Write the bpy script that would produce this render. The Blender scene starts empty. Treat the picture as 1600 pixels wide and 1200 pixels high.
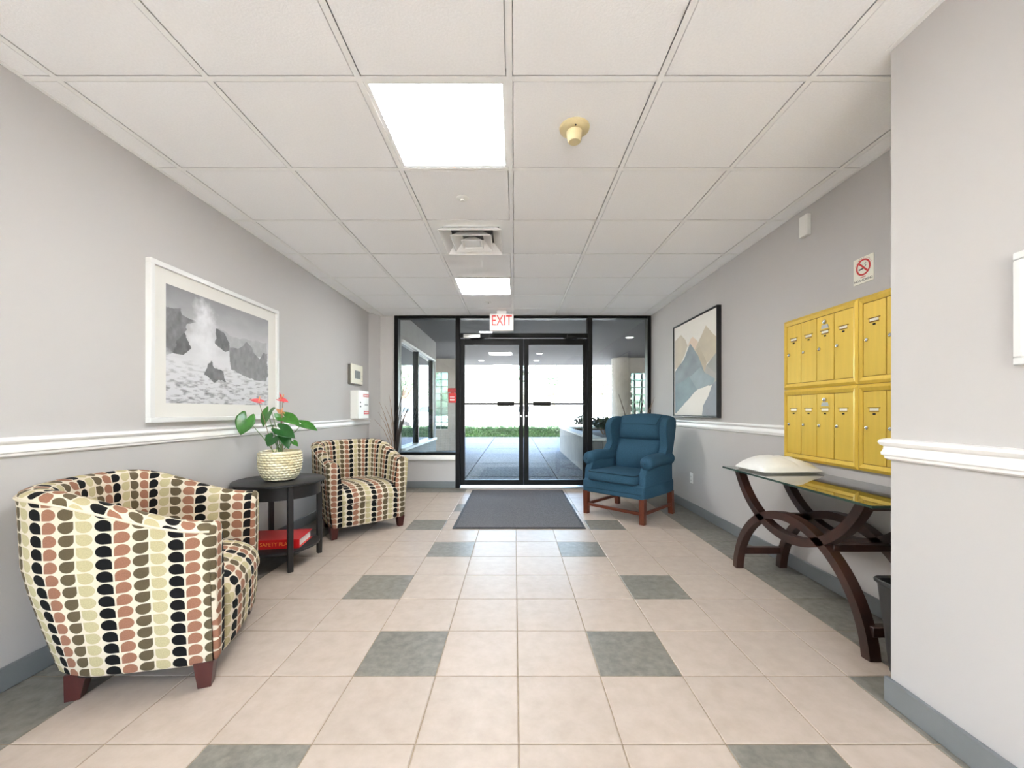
import bpy, bmesh, math, random
import numpy as np
from mathutils import Vector, Matrix
random.seed(7); np.random.seed(7)
PI = math.pi
S = bpy.context.scene
COL = S.collection

# ------------------------------------------------------------------ camera
FPX, CX, CY, CAMZ = 629.0, 803.5, 642.0, 1.095
cd = bpy.data.cameras.new('camera'); cam = bpy.data.objects.new('camera', cd); COL.objects.link(cam)
cam.location = (0, 0, CAMZ); cam.rotation_euler = (PI/2, 0, 0)
cd.sensor_fit = 'HORIZONTAL'; cd.sensor_width = 36.0; cd.lens = 36.0*FPX/1600.0
cd.shift_x = -(CX-800)/1600.0; cd.shift_y = (CY-600)/1600.0
cd.clip_start = 0.05; cd.clip_end = 400
S.camera = cam
# ------------------------------------------------------------------ world, sun, exposure
W = bpy.data.worlds.new('sky'); S.world = W; W.use_nodes = True
nt = W.node_tree; nt.nodes.clear()
o = nt.nodes.new('ShaderNodeOutputWorld'); bg = nt.nodes.new('ShaderNodeBackground')
sk = nt.nodes.new('ShaderNodeTexSky'); sk.sky_type = 'NISHITA'; sk.sun_disc = False
sk.sun_elevation = math.radians(52); sk.sun_rotation = math.radians(225); sk.air_density = 1.0; sk.dust_density = 2.5
SKY_STRENGTH = 1.9
bg.inputs['Strength'].default_value = SKY_STRENGTH
nt.links.new(sk.outputs[0], bg.inputs[0]); nt.links.new(bg.outputs[0], o.inputs[0])
sd = bpy.data.lights.new('sun', 'SUN'); sd.energy = 48.0; sd.angle = math.radians(0.6); sd.color = (1.0, 0.98, 0.96)
sun = bpy.data.objects.new('sun', sd); COL.objects.link(sun)
sun.rotation_euler = Vector((0.5, 0.5, -1.1)).to_track_quat('-Z', 'Y').to_euler(); sun.location = (-8, -8, 25)
LAMP = 13.0          # radiance of the ceiling light diffusers
vs = S.view_settings; vs.view_transform = 'Standard'; vs.look = 'None'; vs.gamma = 1.0; vs.use_curve_mapping = False
vs.exposure = 1.52
S.cycles.max_bounces = 14; S.cycles.diffuse_bounces = 12; S.cycles.transparent_max_bounces = 16

# ------------------------------------------------------------------ materials
def srgb(r, g, b):
    f = lambda c: (c/255/12.92) if c/255 <= 0.04045 else ((c/255+0.055)/1.055)**2.4
    return (f(r), f(g), f(b), 1.0)
MATS = {}
def mat(name, col, rough=0.6, metal=0.0, noise=0.0, scale=20.0, bump=0.0, bscale=None, rnd=0.0, emit=0.0, spec=None, coat=0.0, col2=None, ramp=(0.35, 0.65), stretch=None):
    if name in MATS: return MATS[name]
    m = bpy.data.materials.new(name); m.use_nodes = True; n = m.node_tree.nodes; L = m.node_tree.links
    b = n['Principled BSDF']; c = col if len(col) == 4 else (*col, 1)
    b.inputs['Base Color'].default_value = c; b.inputs['Roughness'].default_value = rough; b.inputs['Metallic'].default_value = metal
    if spec is not None: b.inputs['Specular IOR Level'].default_value = spec
    if coat: b.inputs['Coat Weight'].default_value = coat
    if emit: b.inputs['Emission Color'].default_value = c; b.inputs['Emission Strength'].default_value = emit
    if noise or bump or col2 or rnd:
        tc = n.new('ShaderNodeTexCoord'); vec = tc.outputs['Object']
        if stretch:
            mp = n.new('ShaderNodeMapping'); mp.inputs['Scale'].default_value = stretch; L.new(vec, mp.inputs[0]); vec = mp.outputs[0]
        if rnd:
            oi = n.new('ShaderNodeObjectInfo'); ad = n.new('ShaderNodeVectorMath'); ad.operation = 'MULTIPLY_ADD'
            cb = n.new('ShaderNodeCombineXYZ'); L.new(oi.outputs['Random'], cb.inputs[0]); L.new(oi.outputs['Random'], cb.inputs[1])
            ad.inputs[1].default_value = (37, 53, 0); L.new(cb.outputs[0], ad.inputs[0]); L.new(vec, ad.inputs[2]); vec = ad.outputs[0]
        nz = n.new('ShaderNodeTexNoise'); nz.inputs['Scale'].default_value = scale; nz.inputs['Detail'].default_value = 6; nz.inputs['Roughness'].default_value = 0.62
        L.new(vec, nz.inputs['Vector'])
        last = None
        if col2 or noise:
            cr = n.new('ShaderNodeValToRGB'); cr.color_ramp.elements[0].position = ramp[0]; cr.color_ramp.elements[1].position = ramp[1]
            cr.color_ramp.elements[0].color = col2 if col2 else tuple(x*(1-noise) for x in c[:3])+(1,)
            cr.color_ramp.elements[1].color = c if col2 else tuple(min(1, x*(1+noise*0.6)) for x in c[:3])+(1,)
            L.new(nz.outputs['Fac'], cr.inputs[0]); last = cr.outputs[0]
        if rnd and last:
            hs = n.new('ShaderNodeHueSaturation'); ma = n.new('ShaderNodeMath'); ma.operation = 'MULTIPLY_ADD'
            ma.inputs[1].default_value = rnd; ma.inputs[2].default_value = 1-rnd/2
            L.new(oi.outputs['Random'], ma.inputs[0]); L.new(ma.outputs[0], hs.inputs['Value']); L.new(last, hs.inputs['Color']); last = hs.outputs[0]
        if last: L.new(last, b.inputs['Base Color'])
        if bump:
            nb = nz
            if bscale:
                nb = n.new('ShaderNodeTexNoise'); nb.inputs['Scale'].default_value = bscale; nb.inputs['Detail'].default_value = 3; L.new(vec, nb.inputs['Vector'])
            bp = n.new('ShaderNodeBump'); bp.inputs['Strength'].default_value = bump; bp.inputs['Distance'].default_value = 0.004
            L.new(nb.outputs['Fac'], bp.inputs['Height']); L.new(bp.outputs[0], b.inputs['Normal'])
    MATS[name] = m; return m
def glass(name, tint=(1, 1, 1), gain=1.0, base=0.0, rough=0.0, reflect_only=None):
    m = bpy.data.materials.new(name); m.use_nodes = True; n = m.node_tree.nodes; L = m.node_tree.links; n.clear()
    out = n.new('ShaderNodeOutputMaterial'); mx = n.new('ShaderNodeMixShader'); gl = n.new('ShaderNodeBsdfGlossy'); gl.inputs['Roughness'].default_value = rough
    if reflect_only: t = n.new('ShaderNodeBsdfDiffuse'); t.inputs[0].default_value = reflect_only
    else: t = n.new('ShaderNodeBsdfTransparent'); t.inputs[0].default_value = (*tint, 1)
    fr = n.new('ShaderNodeFresnel'); fr.inputs['IOR'].default_value = 1.5
    ma = n.new('ShaderNodeMath'); ma.operation = 'MULTIPLY_ADD'; ma.use_clamp = True; ma.inputs[1].default_value = gain; ma.inputs[2].default_value = base
    L.new(fr.outputs[0], ma.inputs[0]); L.new(ma.outputs[0], mx.inputs[0]); L.new(t.outputs[0], mx.inputs[1]); L.new(gl.outputs[0], mx.inputs[2]); L.new(mx.outputs[0], out.inputs[0])
    MATS[name] = m; return m
def fabric_pattern():
    """columns of rounded leaf dots, each with one pointed corner, in four colours on ivory"""
    m = bpy.data.materials.new('leaf_dot_fabric'); m.use_nodes = True; n = m.node_tree.nodes; L = m.node_tree.links; b = n['Principled BSDF']
    b.inputs['Roughness'].default_value = 0.85; b.inputs['Specular IOR Level'].default_value = 0.25
    def M(op, a, c=None, d=None):
        k = n.new('ShaderNodeMath'); k.operation = op
        for i, v in enumerate((a, c, d)):
            if v is None: continue
            if isinstance(v, (int, float)): k.inputs[i].default_value = v
            else: L.new(v, k.inputs[i])
        return k.outputs[0]
    uv = n.new('ShaderNodeUVMap'); uv.uv_map = 'UVMap'; sx = n.new('ShaderNodeSeparateXYZ'); L.new(uv.outputs[0], sx.inputs[0])
    u = M('DIVIDE', sx.outputs[0], 0.053); v = M('DIVIDE', sx.outputs[1], 0.047)
    fu = M('FLOOR', u); col = M('FLOORED_MODULO', fu, 4.0)
    fx = M('SUBTRACT', M('FRACT', u), 0.5); fy = M('SUBTRACT', M('FRACT', v), 0.5)
    odd = M('FLOORED_MODULO', col, 2.0); sgx = M('SUBTRACT', 1.0, M('MULTIPLY', odd, 2.0))
    hi = M('GREATER_THAN', col, 1.5); sgy = M('SUBTRACT', M('MULTIPLY', hi, 2.0), 1.0)
    px = M('MULTIPLY', fx, sgx); py = M('MULTIPLY', M('MULTIPLY', fy, sgy), 1.0)
    ln = M('SQRT', M('ADD', M('MULTIPLY', px, px), M('MULTIPLY', py, py)))
    mxx = M('MAXIMUM', M('ABSOLUTE', px), M('ABSOLUTE', py))
    q = M('MULTIPLY', M('GREATER_THAN', px, 0.0), M('GREATER_THAN', py, 0.0))
    d = M('ADD', M('MULTIPLY', q, mxx), M('MULTIPLY', M('SUBTRACT', 1.0, q), ln))
    mr = n.new('ShaderNodeMapRange'); mr.inputs['From Min'].default_value = 0.435; mr.inputs['From Max'].default_value = 0.462
    mr.inputs['To Min'].default_value = 1.0; mr.inputs['To Max'].default_value = 0.0; L.new(d, mr.inputs['Value'])
    cr = n.new('ShaderNodeValToRGB'); cr.color_ramp.interpolation = 'CONSTANT'; e = cr.color_ramp.elements
    e[0].position = 0; e[0].color = srgb(12, 11, 12); e[1].position = 0.25; e[1].color = srgb(146, 102, 80)
    k = e.new(0.5); k.color = srgb(92, 80, 58); k = e.new(0.75); k.color = srgb(178, 166, 128)
    L.new(M('DIVIDE', M('ADD', col, 0.2), 4.0), cr.inputs[0])
    nz = n.new('ShaderNodeTexNoise'); nz.inputs['Scale'].default_value = 260; nz.inputs['Detail'].default_value = 2; L.new(uv.outputs[0], nz.inputs['Vector'])
    hs = n.new('ShaderNodeHueSaturation'); L.new(M('MULTIPLY_ADD', nz.outputs['Fac'], 0.5, 0.75), hs.inputs['Value']); L.new(cr.outputs[0], hs.inputs['Color'])
    mx = n.new('ShaderNodeMix'); mx.data_type = 'RGBA'; mx.inputs[6].default_value = srgb(208, 197, 176)
    L.new(mr.outputs[0], mx.inputs[0]); L.new(hs.outputs[0], mx.inputs[7]); L.new(mx.outputs[2], b.inputs['Base Color'])
    bp = n.new('ShaderNodeBump'); bp.inputs['Strength'].default_value = 0.15; bp.inputs['Distance'].default_value = 0.002; L.new(nz.outputs['Fac'], bp.inputs['Height']); L.new(bp.outputs[0], b.inputs['Normal'])
    return m
def vcol_mat(name, rough=0.5, coat=0.0):
    m = bpy.data.materials.new(name); m.use_nodes = True; n = m.node_tree.nodes; a = n.new('ShaderNodeVertexColor'); a.layer_name = 'Col'
    m.node_tree.links.new(a.outputs[0], n['Principled BSDF'].inputs['Base Color']); n['Principled BSDF'].inputs['Roughness'].default_value = rough
    n['Principled BSDF'].inputs['Coat Weight'].default_value = coat; n['Principled BSDF'].inputs['Coat Roughness'].default_value = 0.02
    return m
def speckle(name, c1, c2, scale, rough):
    return mat(name, c1, rough, col2=c2, scale=scale, bump=0.4, ramp=(0.42, 0.58))

M_WALL = mat('wall_paint', srgb(190, 187, 185), 0.75, bump=0.05, scale=180)
M_WALLT = mat('wall_paint_trim', srgb(240, 239, 237), 0.4)
M_CEIL = mat('ceiling_panel_fibre', srgb(246, 246, 246), 0.95, noise=0.03, scale=120, bump=0.25)
M_TEE = mat('ceiling_tee_white', srgb(243, 243, 241), 0.5)
M_BASE = mat('vinyl_baseboard_grey', srgb(122, 126, 128), 0.45, noise=0.05, scale=6)
M_TILE = mat('beige_floor_tile', srgb(184, 170, 157), 0.42, col2=srgb(171, 156, 142), scale=14, rnd=0.06, bump=0.06, bscale=60, ramp=(0.3, 0.7))
M_TILED = mat('grey_floor_tile', srgb(134, 130, 120), 0.42, col2=srgb(106, 102, 94), scale=22, rnd=0.08, bump=0.1, bscale=60, ramp=(0.32, 0.68))
M_GROUT = mat('grout', srgb(150, 134, 112), 0.9, noise=0.2, scale=30)
M_BLACKM = mat('black_anodised_metal', srgb(15, 15, 16), 0.45, spec=0.15)
M_GLASS = glass('window_glass', (0.97, 0.985, 0.98))
M_ALU = mat('brushed_aluminium', srgb(190, 190, 188), 0.35, 0.9)
M_FAB = fabric_pattern()
M_DWOOD = mat('dark_cherry_wood', srgb(66, 26, 22), 0.35, noise=0.3, scale=8, stretch=(1, 1, 0.2))
M_ESP = mat('espresso_wood', srgb(62, 36, 28), 0.32, noise=0.3, scale=7, col2=srgb(38, 22, 18))
M_RWOOD = mat('red_brown_wood', srgb(94, 44, 26), 0.35, noise=0.3, scale=9, stretch=(1, 1, 0.15))
M_BLACKW = mat('black_painted_wood', srgb(34, 33, 34), 0.38, noise=0.25, scale=30)
M_BLUE = mat('blue_woven_fabric', srgb(45, 76, 96), 0.9, noise=0.22, scale=160, bump=0.4, spec=0.2)
M_BLUED = mat('blue_piping', srgb(28, 48, 60), 0.9, spec=0.2)
M_GOLD = mat('gold_anodised_metal', srgb(228, 192, 76), 0.42, 0.25, noise=0.05, scale=40, stretch=(1, 1, 0.05))
M_GOLDD = mat('gold_metal_edge', srgb(150, 112, 36), 0.5, 0.3)
M_CHROME = mat('chrome', srgb(200, 200, 200), 0.2, 1.0)
M_DARK = mat('dark_slot', srgb(24, 22, 20), 0.8)
M_WHITE = mat('white_plastic', srgb(236, 236, 232), 0.45)
M_CREAM = mat('cream_plastic', srgb(226, 220, 202), 0.5)
M_RED = mat('red_plastic', srgb(196, 30, 32), 0.4)
M_LAMP = mat('lamp_diffuser', (0.96, 0.98, 1.0, 1), 0.6, emit=LAMP)

# ------------------------------------------------------------------ mesh helpers
class B:
    def __init__(s): s.bm = bmesh.new(); s.uv = None
    def box(s, x0, x1, y0, y1, z0, z1, bev=0.0, seg=2):
        r = bmesh.ops.create_cube(s.bm, size=1.0); v = r['verts']
        for p in v: p.co = ((x0+x1)/2+p.co.x*(x1-x0), (y0+y1)/2+p.co.y*(y1-y0), (z0+z1)/2+p.co.z*(z1-z0))
        if bev:
            es = list({e for p in v for e in p.link_edges})
            bmesh.ops.bevel(s.bm, geom=es, offset=bev, segments=seg, profile=0.5, affect='EDGES', clamp_overlap=True)
        return s
    def face(s, pts): s.bm.faces.new([s.bm.verts.new(p) for p in pts]); return s
    def loft(s, rings, close=True, caps=True):
        vr = [[s.bm.verts.new(p) for p in r] for r in rings]
        for a, b in zip(vr[:-1], vr[1:]):
            k = len(a)
            for i in range(k if close else k-1):
                try: s.bm.faces.new((a[i], a[(i+1) % k], b[(i+1) % k], b[i]))
                except ValueError: pass
        if caps and close:
            for r in (vr[0][::-1], vr[-1]):
                try: s.bm.faces.new(r)
                except ValueError: pass
        return s
    def tube(s, pts, r, seg=8, caps=True):
        pts = [Vector(p) for p in pts]; rs = r if isinstance(r, (list, tuple)) else [r]*len(pts); rings = []
        ref = None
        for i, p in enumerate(pts):
            t = (pts[min(i+1, len(pts)-1)]-pts[max(i-1, 0)]).normalized()
            if ref is None: ref = Vector((0, 0, 1)) if abs(t.z) < 0.9 else Vector((1, 0, 0))
            a = t.cross(ref).normalized(); b = a.cross(t).normalized(); ref = b
            rings.append([p+(a*math.cos(2*PI*k/seg)+b*math.sin(2*PI*k/seg))*rs[i] for k in range(seg)])
        return s.loft(rings, True, caps)
    def lathe(s, prof, seg=24, c=(0, 0, 0), axis='z', caps=True):
        rings = []
        for r, h in prof:
            ring = []
            for k in range(seg):
                a, b_ = r*math.cos(2*PI*k/seg), r*math.sin(2*PI*k/seg)
                p = (a, b_, h) if axis == 'z' else ((h, a, b_) if axis == 'x' else (b_, h, a))
                ring.append((c[0]+p[0], c[1]+p[1], c[2]+p[2]))
            rings.append(ring)
        return s.loft(rings, True, caps)
    def prism(s, poly, a, b_, axis='y', bev=0.0, seg=2):
        f = {'x': lambda p, t: (t, p[0], p[1]), 'y': lambda p, t: (p[0], t, p[1]), 'z': lambda p, t: (p[0], p[1], t)}[axis]
        n0 = len(s.bm.verts); s.loft([[f(p, a) for p in poly], [f(p, b_) for p in poly]])
        if bev:
            s.bm.verts.ensure_lookup_table(); vs_ = set(s.bm.verts[n0:]); es = [e for e in s.bm.edges if e.verts[0] in vs_ and e.verts[1] in vs_]
            bmesh.ops.bevel(s.bm, geom=es, offset=bev, segments=seg, profile=0.5, affect='EDGES', clamp_overlap=True)
        return s
    def mesh(s, name, smooth=True, angle=40):
        bmesh.ops.recalc_face_normals(s.bm, faces=s.bm.faces[:])
        me = bpy.data.meshes.new(name); s.bm.to_mesh(me); s.bm.free()
        if smooth:
            me.polygons.foreach_set('use_smooth', [True]*len(me.polygons)); me.set_sharp_from_angle(angle=math.radians(angle))
        return me
    def obj(s, name, m, parent=None, smooth=True, angle=40): return link(name, s.mesh(name, smooth, angle), m, parent)
def link(name, me, m, parent=None):
    ob = bpy.data.objects.new(name, me)
    if m and not me.materials: me.materials.append(m)
    COL.objects.link(ob); ob.parent = parent; return ob
def pydata(name, v, f, m, parent=None, uv=None, smooth=True, angle=50):
    me = bpy.data.meshes.new(name); me.from_pydata([tuple(p) for p in v], [], f); me.update()
    if uv is not None:
        ul = me.uv_layers.new(name='UVMap')
        for lp in me.loops: ul.data[lp.index].uv = uv[lp.vertex_index]
    if smooth: me.polygons.foreach_set('use_smooth', [True]*len(me.polygons)); me.set_sharp_from_angle(angle=math.radians(angle))
    return link(name, me, m, parent)
def grid(name, fn, nu, nv, m, parent=None, smooth=True, angle=60, flip=False):
    """fn(i/nu, j/nv) -> (point, uv)"""
    V, U, F = [], [], []
    for j in range(nv+1):
        for i in range(nu+1):
            p, t = fn(i/nu, j/nv); V.append(p); U.append(t)
    for j in range(nv):
        for i in range(nu):
            q = [j*(nu+1)+i, j*(nu+1)+i+1, (j+1)*(nu+1)+i+1, (j+1)*(nu+1)+i]
            F.append(q[::-1] if flip else q)
    return pydata(name, V, F, m, parent, U, smooth, angle)
def tag(ob, label=None, cat=None, group=None, kind=None):
    if label: ob['label'] = label
    if cat: ob['category'] = cat
    if group: ob['group'] = group
    if kind: ob['kind'] = kind
    return ob
def thing(name, label, cat, loc=(0, 0, 0), rz=0.0, group=None, kind=None):
    ob = bpy.data.objects.new(name, None); COL.objects.link(ob); ob.location = loc; ob.rotation_euler = (0, 0, rz); ob.empty_display_size = 0.05
    return tag(ob, label, cat, group, kind)
def struct(ob, label, cat): return tag(ob, label, cat, None, 'structure')
def text_mesh(name, body, size, m, parent, loc, rot, align='CENTER', sx=1.0, ext=0.0006):
    cu = bpy.data.curves.new(name, 'FONT'); cu.body = body; cu.size = size; cu.align_x = align; cu.align_y = 'CENTER'; cu.extrude = ext; cu.resolution_u = 3
    tmp = bpy.data.objects.new('tmp', cu); me = bpy.data.meshes.new_from_object(tmp); bpy.data.objects.remove(tmp)
    me.materials.clear(); ob = link(name, me, m, parent); ob.location = loc; ob.rotation_euler = rot; ob.scale = (sx, 1, 1); return ob

# ------------------------------------------------------------------ room shell
XL, XR, YF, ZC, YB = -2.0, 1.94, 5.73, 2.445, -5.0
CXW, CYW = 1.415, 1.512      # corner of the wall that steps into the room
ZT = 2.52
# floor: grout bed + single tiles
fl = struct(B().box(XL-0.1, XR+0.1, YB-0.1, YF+0.06, -0.15, -0.003).obj('floor', M_GROUT, None, False), 'beige ceramic tile floor with grey accent tiles and grey border', 'floor')
T, X0, Y0, G = 0.3405, 0.015, 1.664, 0.0045
xs = [XL, -1.66]+[X0+k*T for k in range(-4, 5)]+[1.605, XR]
rows = list(range(-12, 11)); ys = [Y0+n*T for n in rows]+[5.41, YF]
tile_cache = {}
def tile(x0, x1, y0, y1, dark):
    key = (round(x1-x0, 3), round(y1-y0, 3), dark)
    if key not in tile_cache:
        w, d = (x1-x0-G)/2, (y1-y0-G)/2; e = 0.003
        b = B(); b.loft([[(-w, -d, -0.008), (w, -d, -0.008), (w, d, -0.008), (-w, d, -0.008)], [(-w, -d, -0.0015), (w, -d, -0.0015), (w, d, -0.0015), (-w, d, -0.0015)], [(-w+e, -d+e, 0), (w-e, -d+e, 0), (w-e, d-e, 0), (-w+e, d-e, 0)]])
        me = b.mesh('floor_tile', False); me.materials.append(M_TILED if dark else M_TILE); tile_cache[key] = me
    ob = link('floor_tile', tile_cache[key], None, fl); ob.location = ((x0+x1)/2, (y0+y1)/2, 0)
for ri in range(len(ys)-1):
    y0, y1 = ys[ri], ys[ri+1]; n = ri-12
    for ci in range(len(xs)-1):
        x0, x1 = xs[ci], xs[ci+1]; xm = (x0+x1)/2
        if y1 <= CYW and x0 >= 1.4: continue
        k = round((x0-X0)/T)
        dark = ci == 0 or ci == len(xs)-2 or (y0 > 5.38 and not (-0.72 < xm < 1.05))
        if n % 2 == 0 and n < 10 and not dark:
            dark = (k in (-2, 1)) if n % 4 == 0 else (k in (-3, 2))
            if ci < 2: dark = False
        if y1 < 1.7 and x0 > 1.35: dark = True
        tile(x0, x1, y0, y1, dark)
pydata('floor_tile_rest', [(XL, YB, 0), (CXW, YB, 0), (CXW, ys[0]-0.004, 0), (XL, ys[0]-0.004, 0)], [(0, 1, 2, 3)], M_TILE, fl, None, False)
# walls
DC = (-1.905, 5.53)          # small angled corner at the far left
struct(B().box(XL-0.12, XL, YB, DC[1], 0, ZT).obj('wall_left', M_WALL, None, False), 'light grey painted wall behind the patterned chairs', 'wall')
b = B(); b.prism([(XL-0.12, DC[1]), (XL, DC[1]), (DC[0], YF), (DC[0], YF+0.15), (XL-0.12, YF+0.15)], 0, ZT, 'z')
struct(b.obj('wall_corner', M_WALL, None, False), 'narrow angled light grey corner wall beside the entrance', 'wall')
b = B(); b.box(DC[0], -1.70, YF, YF+0.15, 0, ZT); b.box(-1.70, -0.833, YF, YF+0.15, 0, 0.40); b.box(1.107, XR, YF, YF+0.15, 0, 0.40); b.box(-1.70, XR, YF, YF+0.15, ZC+0.001, ZT)
struct(b.obj('wall_front', M_WALL, None, False), 'light grey low wall under the entrance side windows', 'wall')
struct(B().box(XR, XR+0.12, CYW, YF+0.15, 0, ZT).obj('wall_right', M_WALL, None, False), 'light grey painted wall behind the mailboxes', 'wall')
struct(B().box(CXW, XR+0.12, YB, CYW, 0, ZT).obj('wall_step', M_WALL, None, False), 'light grey wall stepping into the room before the mailboxes', 'wall')
b = B(); b.box(XL-0.12, -1.95, YB-0.12, YB, 0, ZT); b.box(1.38, XR+0.12, YB-0.12, YB, 0, ZT); b.box(-1.95, 1.38, YB-0.12, YB, 0, 0.60); b.box(-1.95, 1.38, YB-0.12, YB, 2.42, ZT)
struct(b.obj('wall_back', M_WALL, None, False), 'light grey back wall of the lobby around an added wide window', 'wall')
w7 = thing('added_back_window', 'wide window added in the back wall to light the lobby', 'window', (0, YB-0.06, 0), 0, None, 'structure')  # added unseen window, lets daylight in from behind the camera
wx = [-1.95, -0.86, 0.25, 1.34]
for it in [(-1.95, 1.38, 0.60, 0.65), (-1.95, 1.38, 2.37, 2.42)]+[(x, x+0.04, 0.65, 2.37) for x in wx]:
    B().box(it[0], it[1], -0.04, 0.04, it[2], it[3], 0.003, 1).obj('window_frame', M_BLACKM, w7)
for a, c in zip(wx[:-1], wx[1:]): B().box(a+0.04, c, -0.004, 0.004, 0.65, 2.37).obj('pane', M_GLASS, w7, False)
struct(B().box(-14, 14, -24, YB-0.14, -0.2, -0.03).obj('added_ground_rear', mat('pale_bounce_terrace', srgb(214, 210, 204), 0.9, noise=0.06, scale=3), None, False), 'pale terrace added behind the lobby to bounce light indoors', 'ground')  # added pale ground, reflects sunlight up onto the lobby ceiling
# baseboards
def bb(name, x0, x1, y0, y1, lab): struct(B().box(x0, x1, y0, y1, 0.0, 0.095, 0.004, 1).obj(name, M_BASE), lab, 'baseboard')
bb('baseboard_left', XL, XL+0.012, YB, 5.525, 'grey vinyl baseboard along the wall behind patterned chairs')
bb('baseboard_right', XR-0.012, XR, CYW+0.015, YF, 'grey vinyl baseboard along the wall under the mailboxes')
bb('baseboard_front', DC[0], -0.84, YF-0.012, YF, 'grey vinyl baseboard under the side window beside the doors')
bb('baseboard_front_right', 1.115, XR-0.013, YF-0.012, YF, 'grey vinyl baseboard behind the blue wing chair')
bb('baseboard_step', CXW-0.018, CXW, YB, CYW+0.013, 'grey vinyl baseboard on the stepped wall before the mailboxes')
# chair rails (profiled)
RP = [(0, 0.990), (0.013, 0.991), (0.024, 0.986), (0.027, 0.977), (0.023, 0.967), (0.015, 0.962), (0.016, 0.950), (0.021, 0.938), (0.020, 0.930), (0.014, 0.926), (0.013, 0.917), (0.006, 0.911), (0, 0.910)]
def rail(name, lab, x, y0, y1, sgn):
    b = B(); b.loft([[(x+sgn*d, y, z) for d, z in RP] for y in (y0, y1)]); return b
struct(rail('', '', XL, YB, 5.53, 1).obj('trim_1', M_WALLT), 'white moulded chair rail along the wall below the seascape', 'chair rail')
struct(rail('', '', XR, 2.862, YF, -1).obj('trim_2', M_WALLT), 'white moulded chair rail under the mountain painting', 'chair rail')
b = B(); rings = [[(CXW-d, YB, z) for d, z in RP], [(CXW-d, CYW+d, z) for d, z in RP], [(XR, CYW+d, z) for d, z in RP]]; b.loft(rings)
struct(b.obj('trim_3', M_WALLT), 'white moulded chair rail wrapping the stepped wall', 'chair rail')
# ceiling
ce = struct(B().box(XL-0.1, XR+0.1, YB-0.1, YF+0.1, ZT, ZT+0.1).obj('ceiling', M_CEIL, None, False), 'white suspended ceiling of square panels in a tee grid', 'ceiling')
CT = 0.6135; cx_ = [XL]+[-0.02+CT*k for k in range(-3, 4)]+[XR]; cy_ = [YB]+[1.638+CT*k for k in range(-10, 7)]+[YF]
LIGHTS = {(-1,)}; cellx = cx_.index(-0.02)-1
light_rows = [i for i in range(len(cy_)-1) if round((cy_[i]-1.638)/CT) in (-8, -4, 0, 4) and i > 0]
vent_row = [i for i in range(len(cy_)-1) if round((cy_[i]-1.638)/CT) == 2][0]
pc = {}
for i in range(len(cx_)-1):
    for j in range(len(cy_)-1):
        if i == cellx and (j in light_rows or j == vent_row): continue
        x0, x1, y0, y1 = cx_[i], cx_[i+1], cy_[j], cy_[j+1]
        if y1 <= CYW and x0 > CXW: continue
        key = (round(x1-x0, 3), round(y1-y0, 3))
        if key not in pc:
            w, d = (x1-x0)/2-0.0145, (y1-y0)/2-0.0145; e = 0.002
            q = lambda w, d, z: [(-w, -d, z), (w, -d, z), (w, d, z), (-w, d, z)]
            me = B().loft([q(w, d, 0.016), q(w, d, 0.004), q(w-e, d-e, 0)]).mesh('ceiling_panel', False); me.materials.append(M_CEIL); pc[key] = me
        ob = link('ceiling_panel', pc[key], None, ce); ob.location = ((x0+x1)/2, (y0+y1)/2, ZC+0.0016)
for x in cx_[1:-1]:
    B().box(x-0.012, x+0.012, YB, YF, ZC, ZC+0.0012).box(x-0.002, x+0.002, YB, YF, ZC+0.0012, ZC+0.03).obj('ceiling_tee', M_TEE, ce, False)
for y in cy_[1:-1]:
    B().box(XL, XR if y > CYW else CXW, y-0.012, y+0.012, ZC+0.0001, ZC+0.0013).box(XL, XR if y > CYW else CXW, y-0.002, y+0.002, ZC+0.0013, ZC+0.03).obj('ceiling_tee', M_TEE, ce, False)
for a in ((XL, XL+0.02, YB, YF), (XR-0.02, XR, CYW, YF), (CXW-0.02, CXW, YB, CYW), (XL, XR, YF-0.02, YF)):
    B().box(*a, ZC-0.0005, ZC+0.0025).obj('wall_angle', M_TEE, ce, False)
# ceiling lights
LAB = {0: 'square ceiling light panel next to the yellowed detector', 4: 'square ceiling light panel before the exit sign', -4: 'square ceiling light panel over the back of the lobby', -8: 'square ceiling light panel by the added back window of the lobby'}
for j in light_rows:
    x0, x1, y0, y1 = cx_[cellx]+0.012, cx_[cellx+1]-0.012, cy_[j]+0.012, cy_[j+1]-0.012
    t = thing('ceiling_light', LAB[round((cy_[j]-1.638)/CT)], 'ceiling light', ((x0+x1)/2, (y0+y1)/2, ZC+0.004), 0, 'recessed ceiling lights')
    w, d = (x1-x0)/2, (y1-y0)/2; f = 0.018
    q = lambda w, d, z: [(-w, -d, z), (w, -d, z), (w, d, z), (-w, d, z)]
    b = B()
    for (a0, a1, b0, b1) in ((-w, w, -d, -d+f), (-w, w, d-f, d), (-w, -w+f, -d+f, d-f), (w-f, w, -d+f, d-f)): b.box(a0, a1, b0, b1, 0, 0.02)
    b.obj('frame', M_TEE, t, False)
    B().box(-w+f, w-f, -d+f, d-f, 0.006, 0.012).obj('diffuser', M_LAMP, t, False)
    b = B(); b.box(-w, w, -d, d, 0.046, 0.05)
    for (a0, a1, b0, b1) in ((-w, w, -d, -d+0.004), (-w, w, d-0.004, d), (-w, -w+0.004, -d+0.004, d-0.004), (w-0.004, w, -d+0.004, d-0.004)): b.box(a0, a1, b0, b1, 0.02, 0.046)
    b.obj('housing', M_ALU, t, False)
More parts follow.
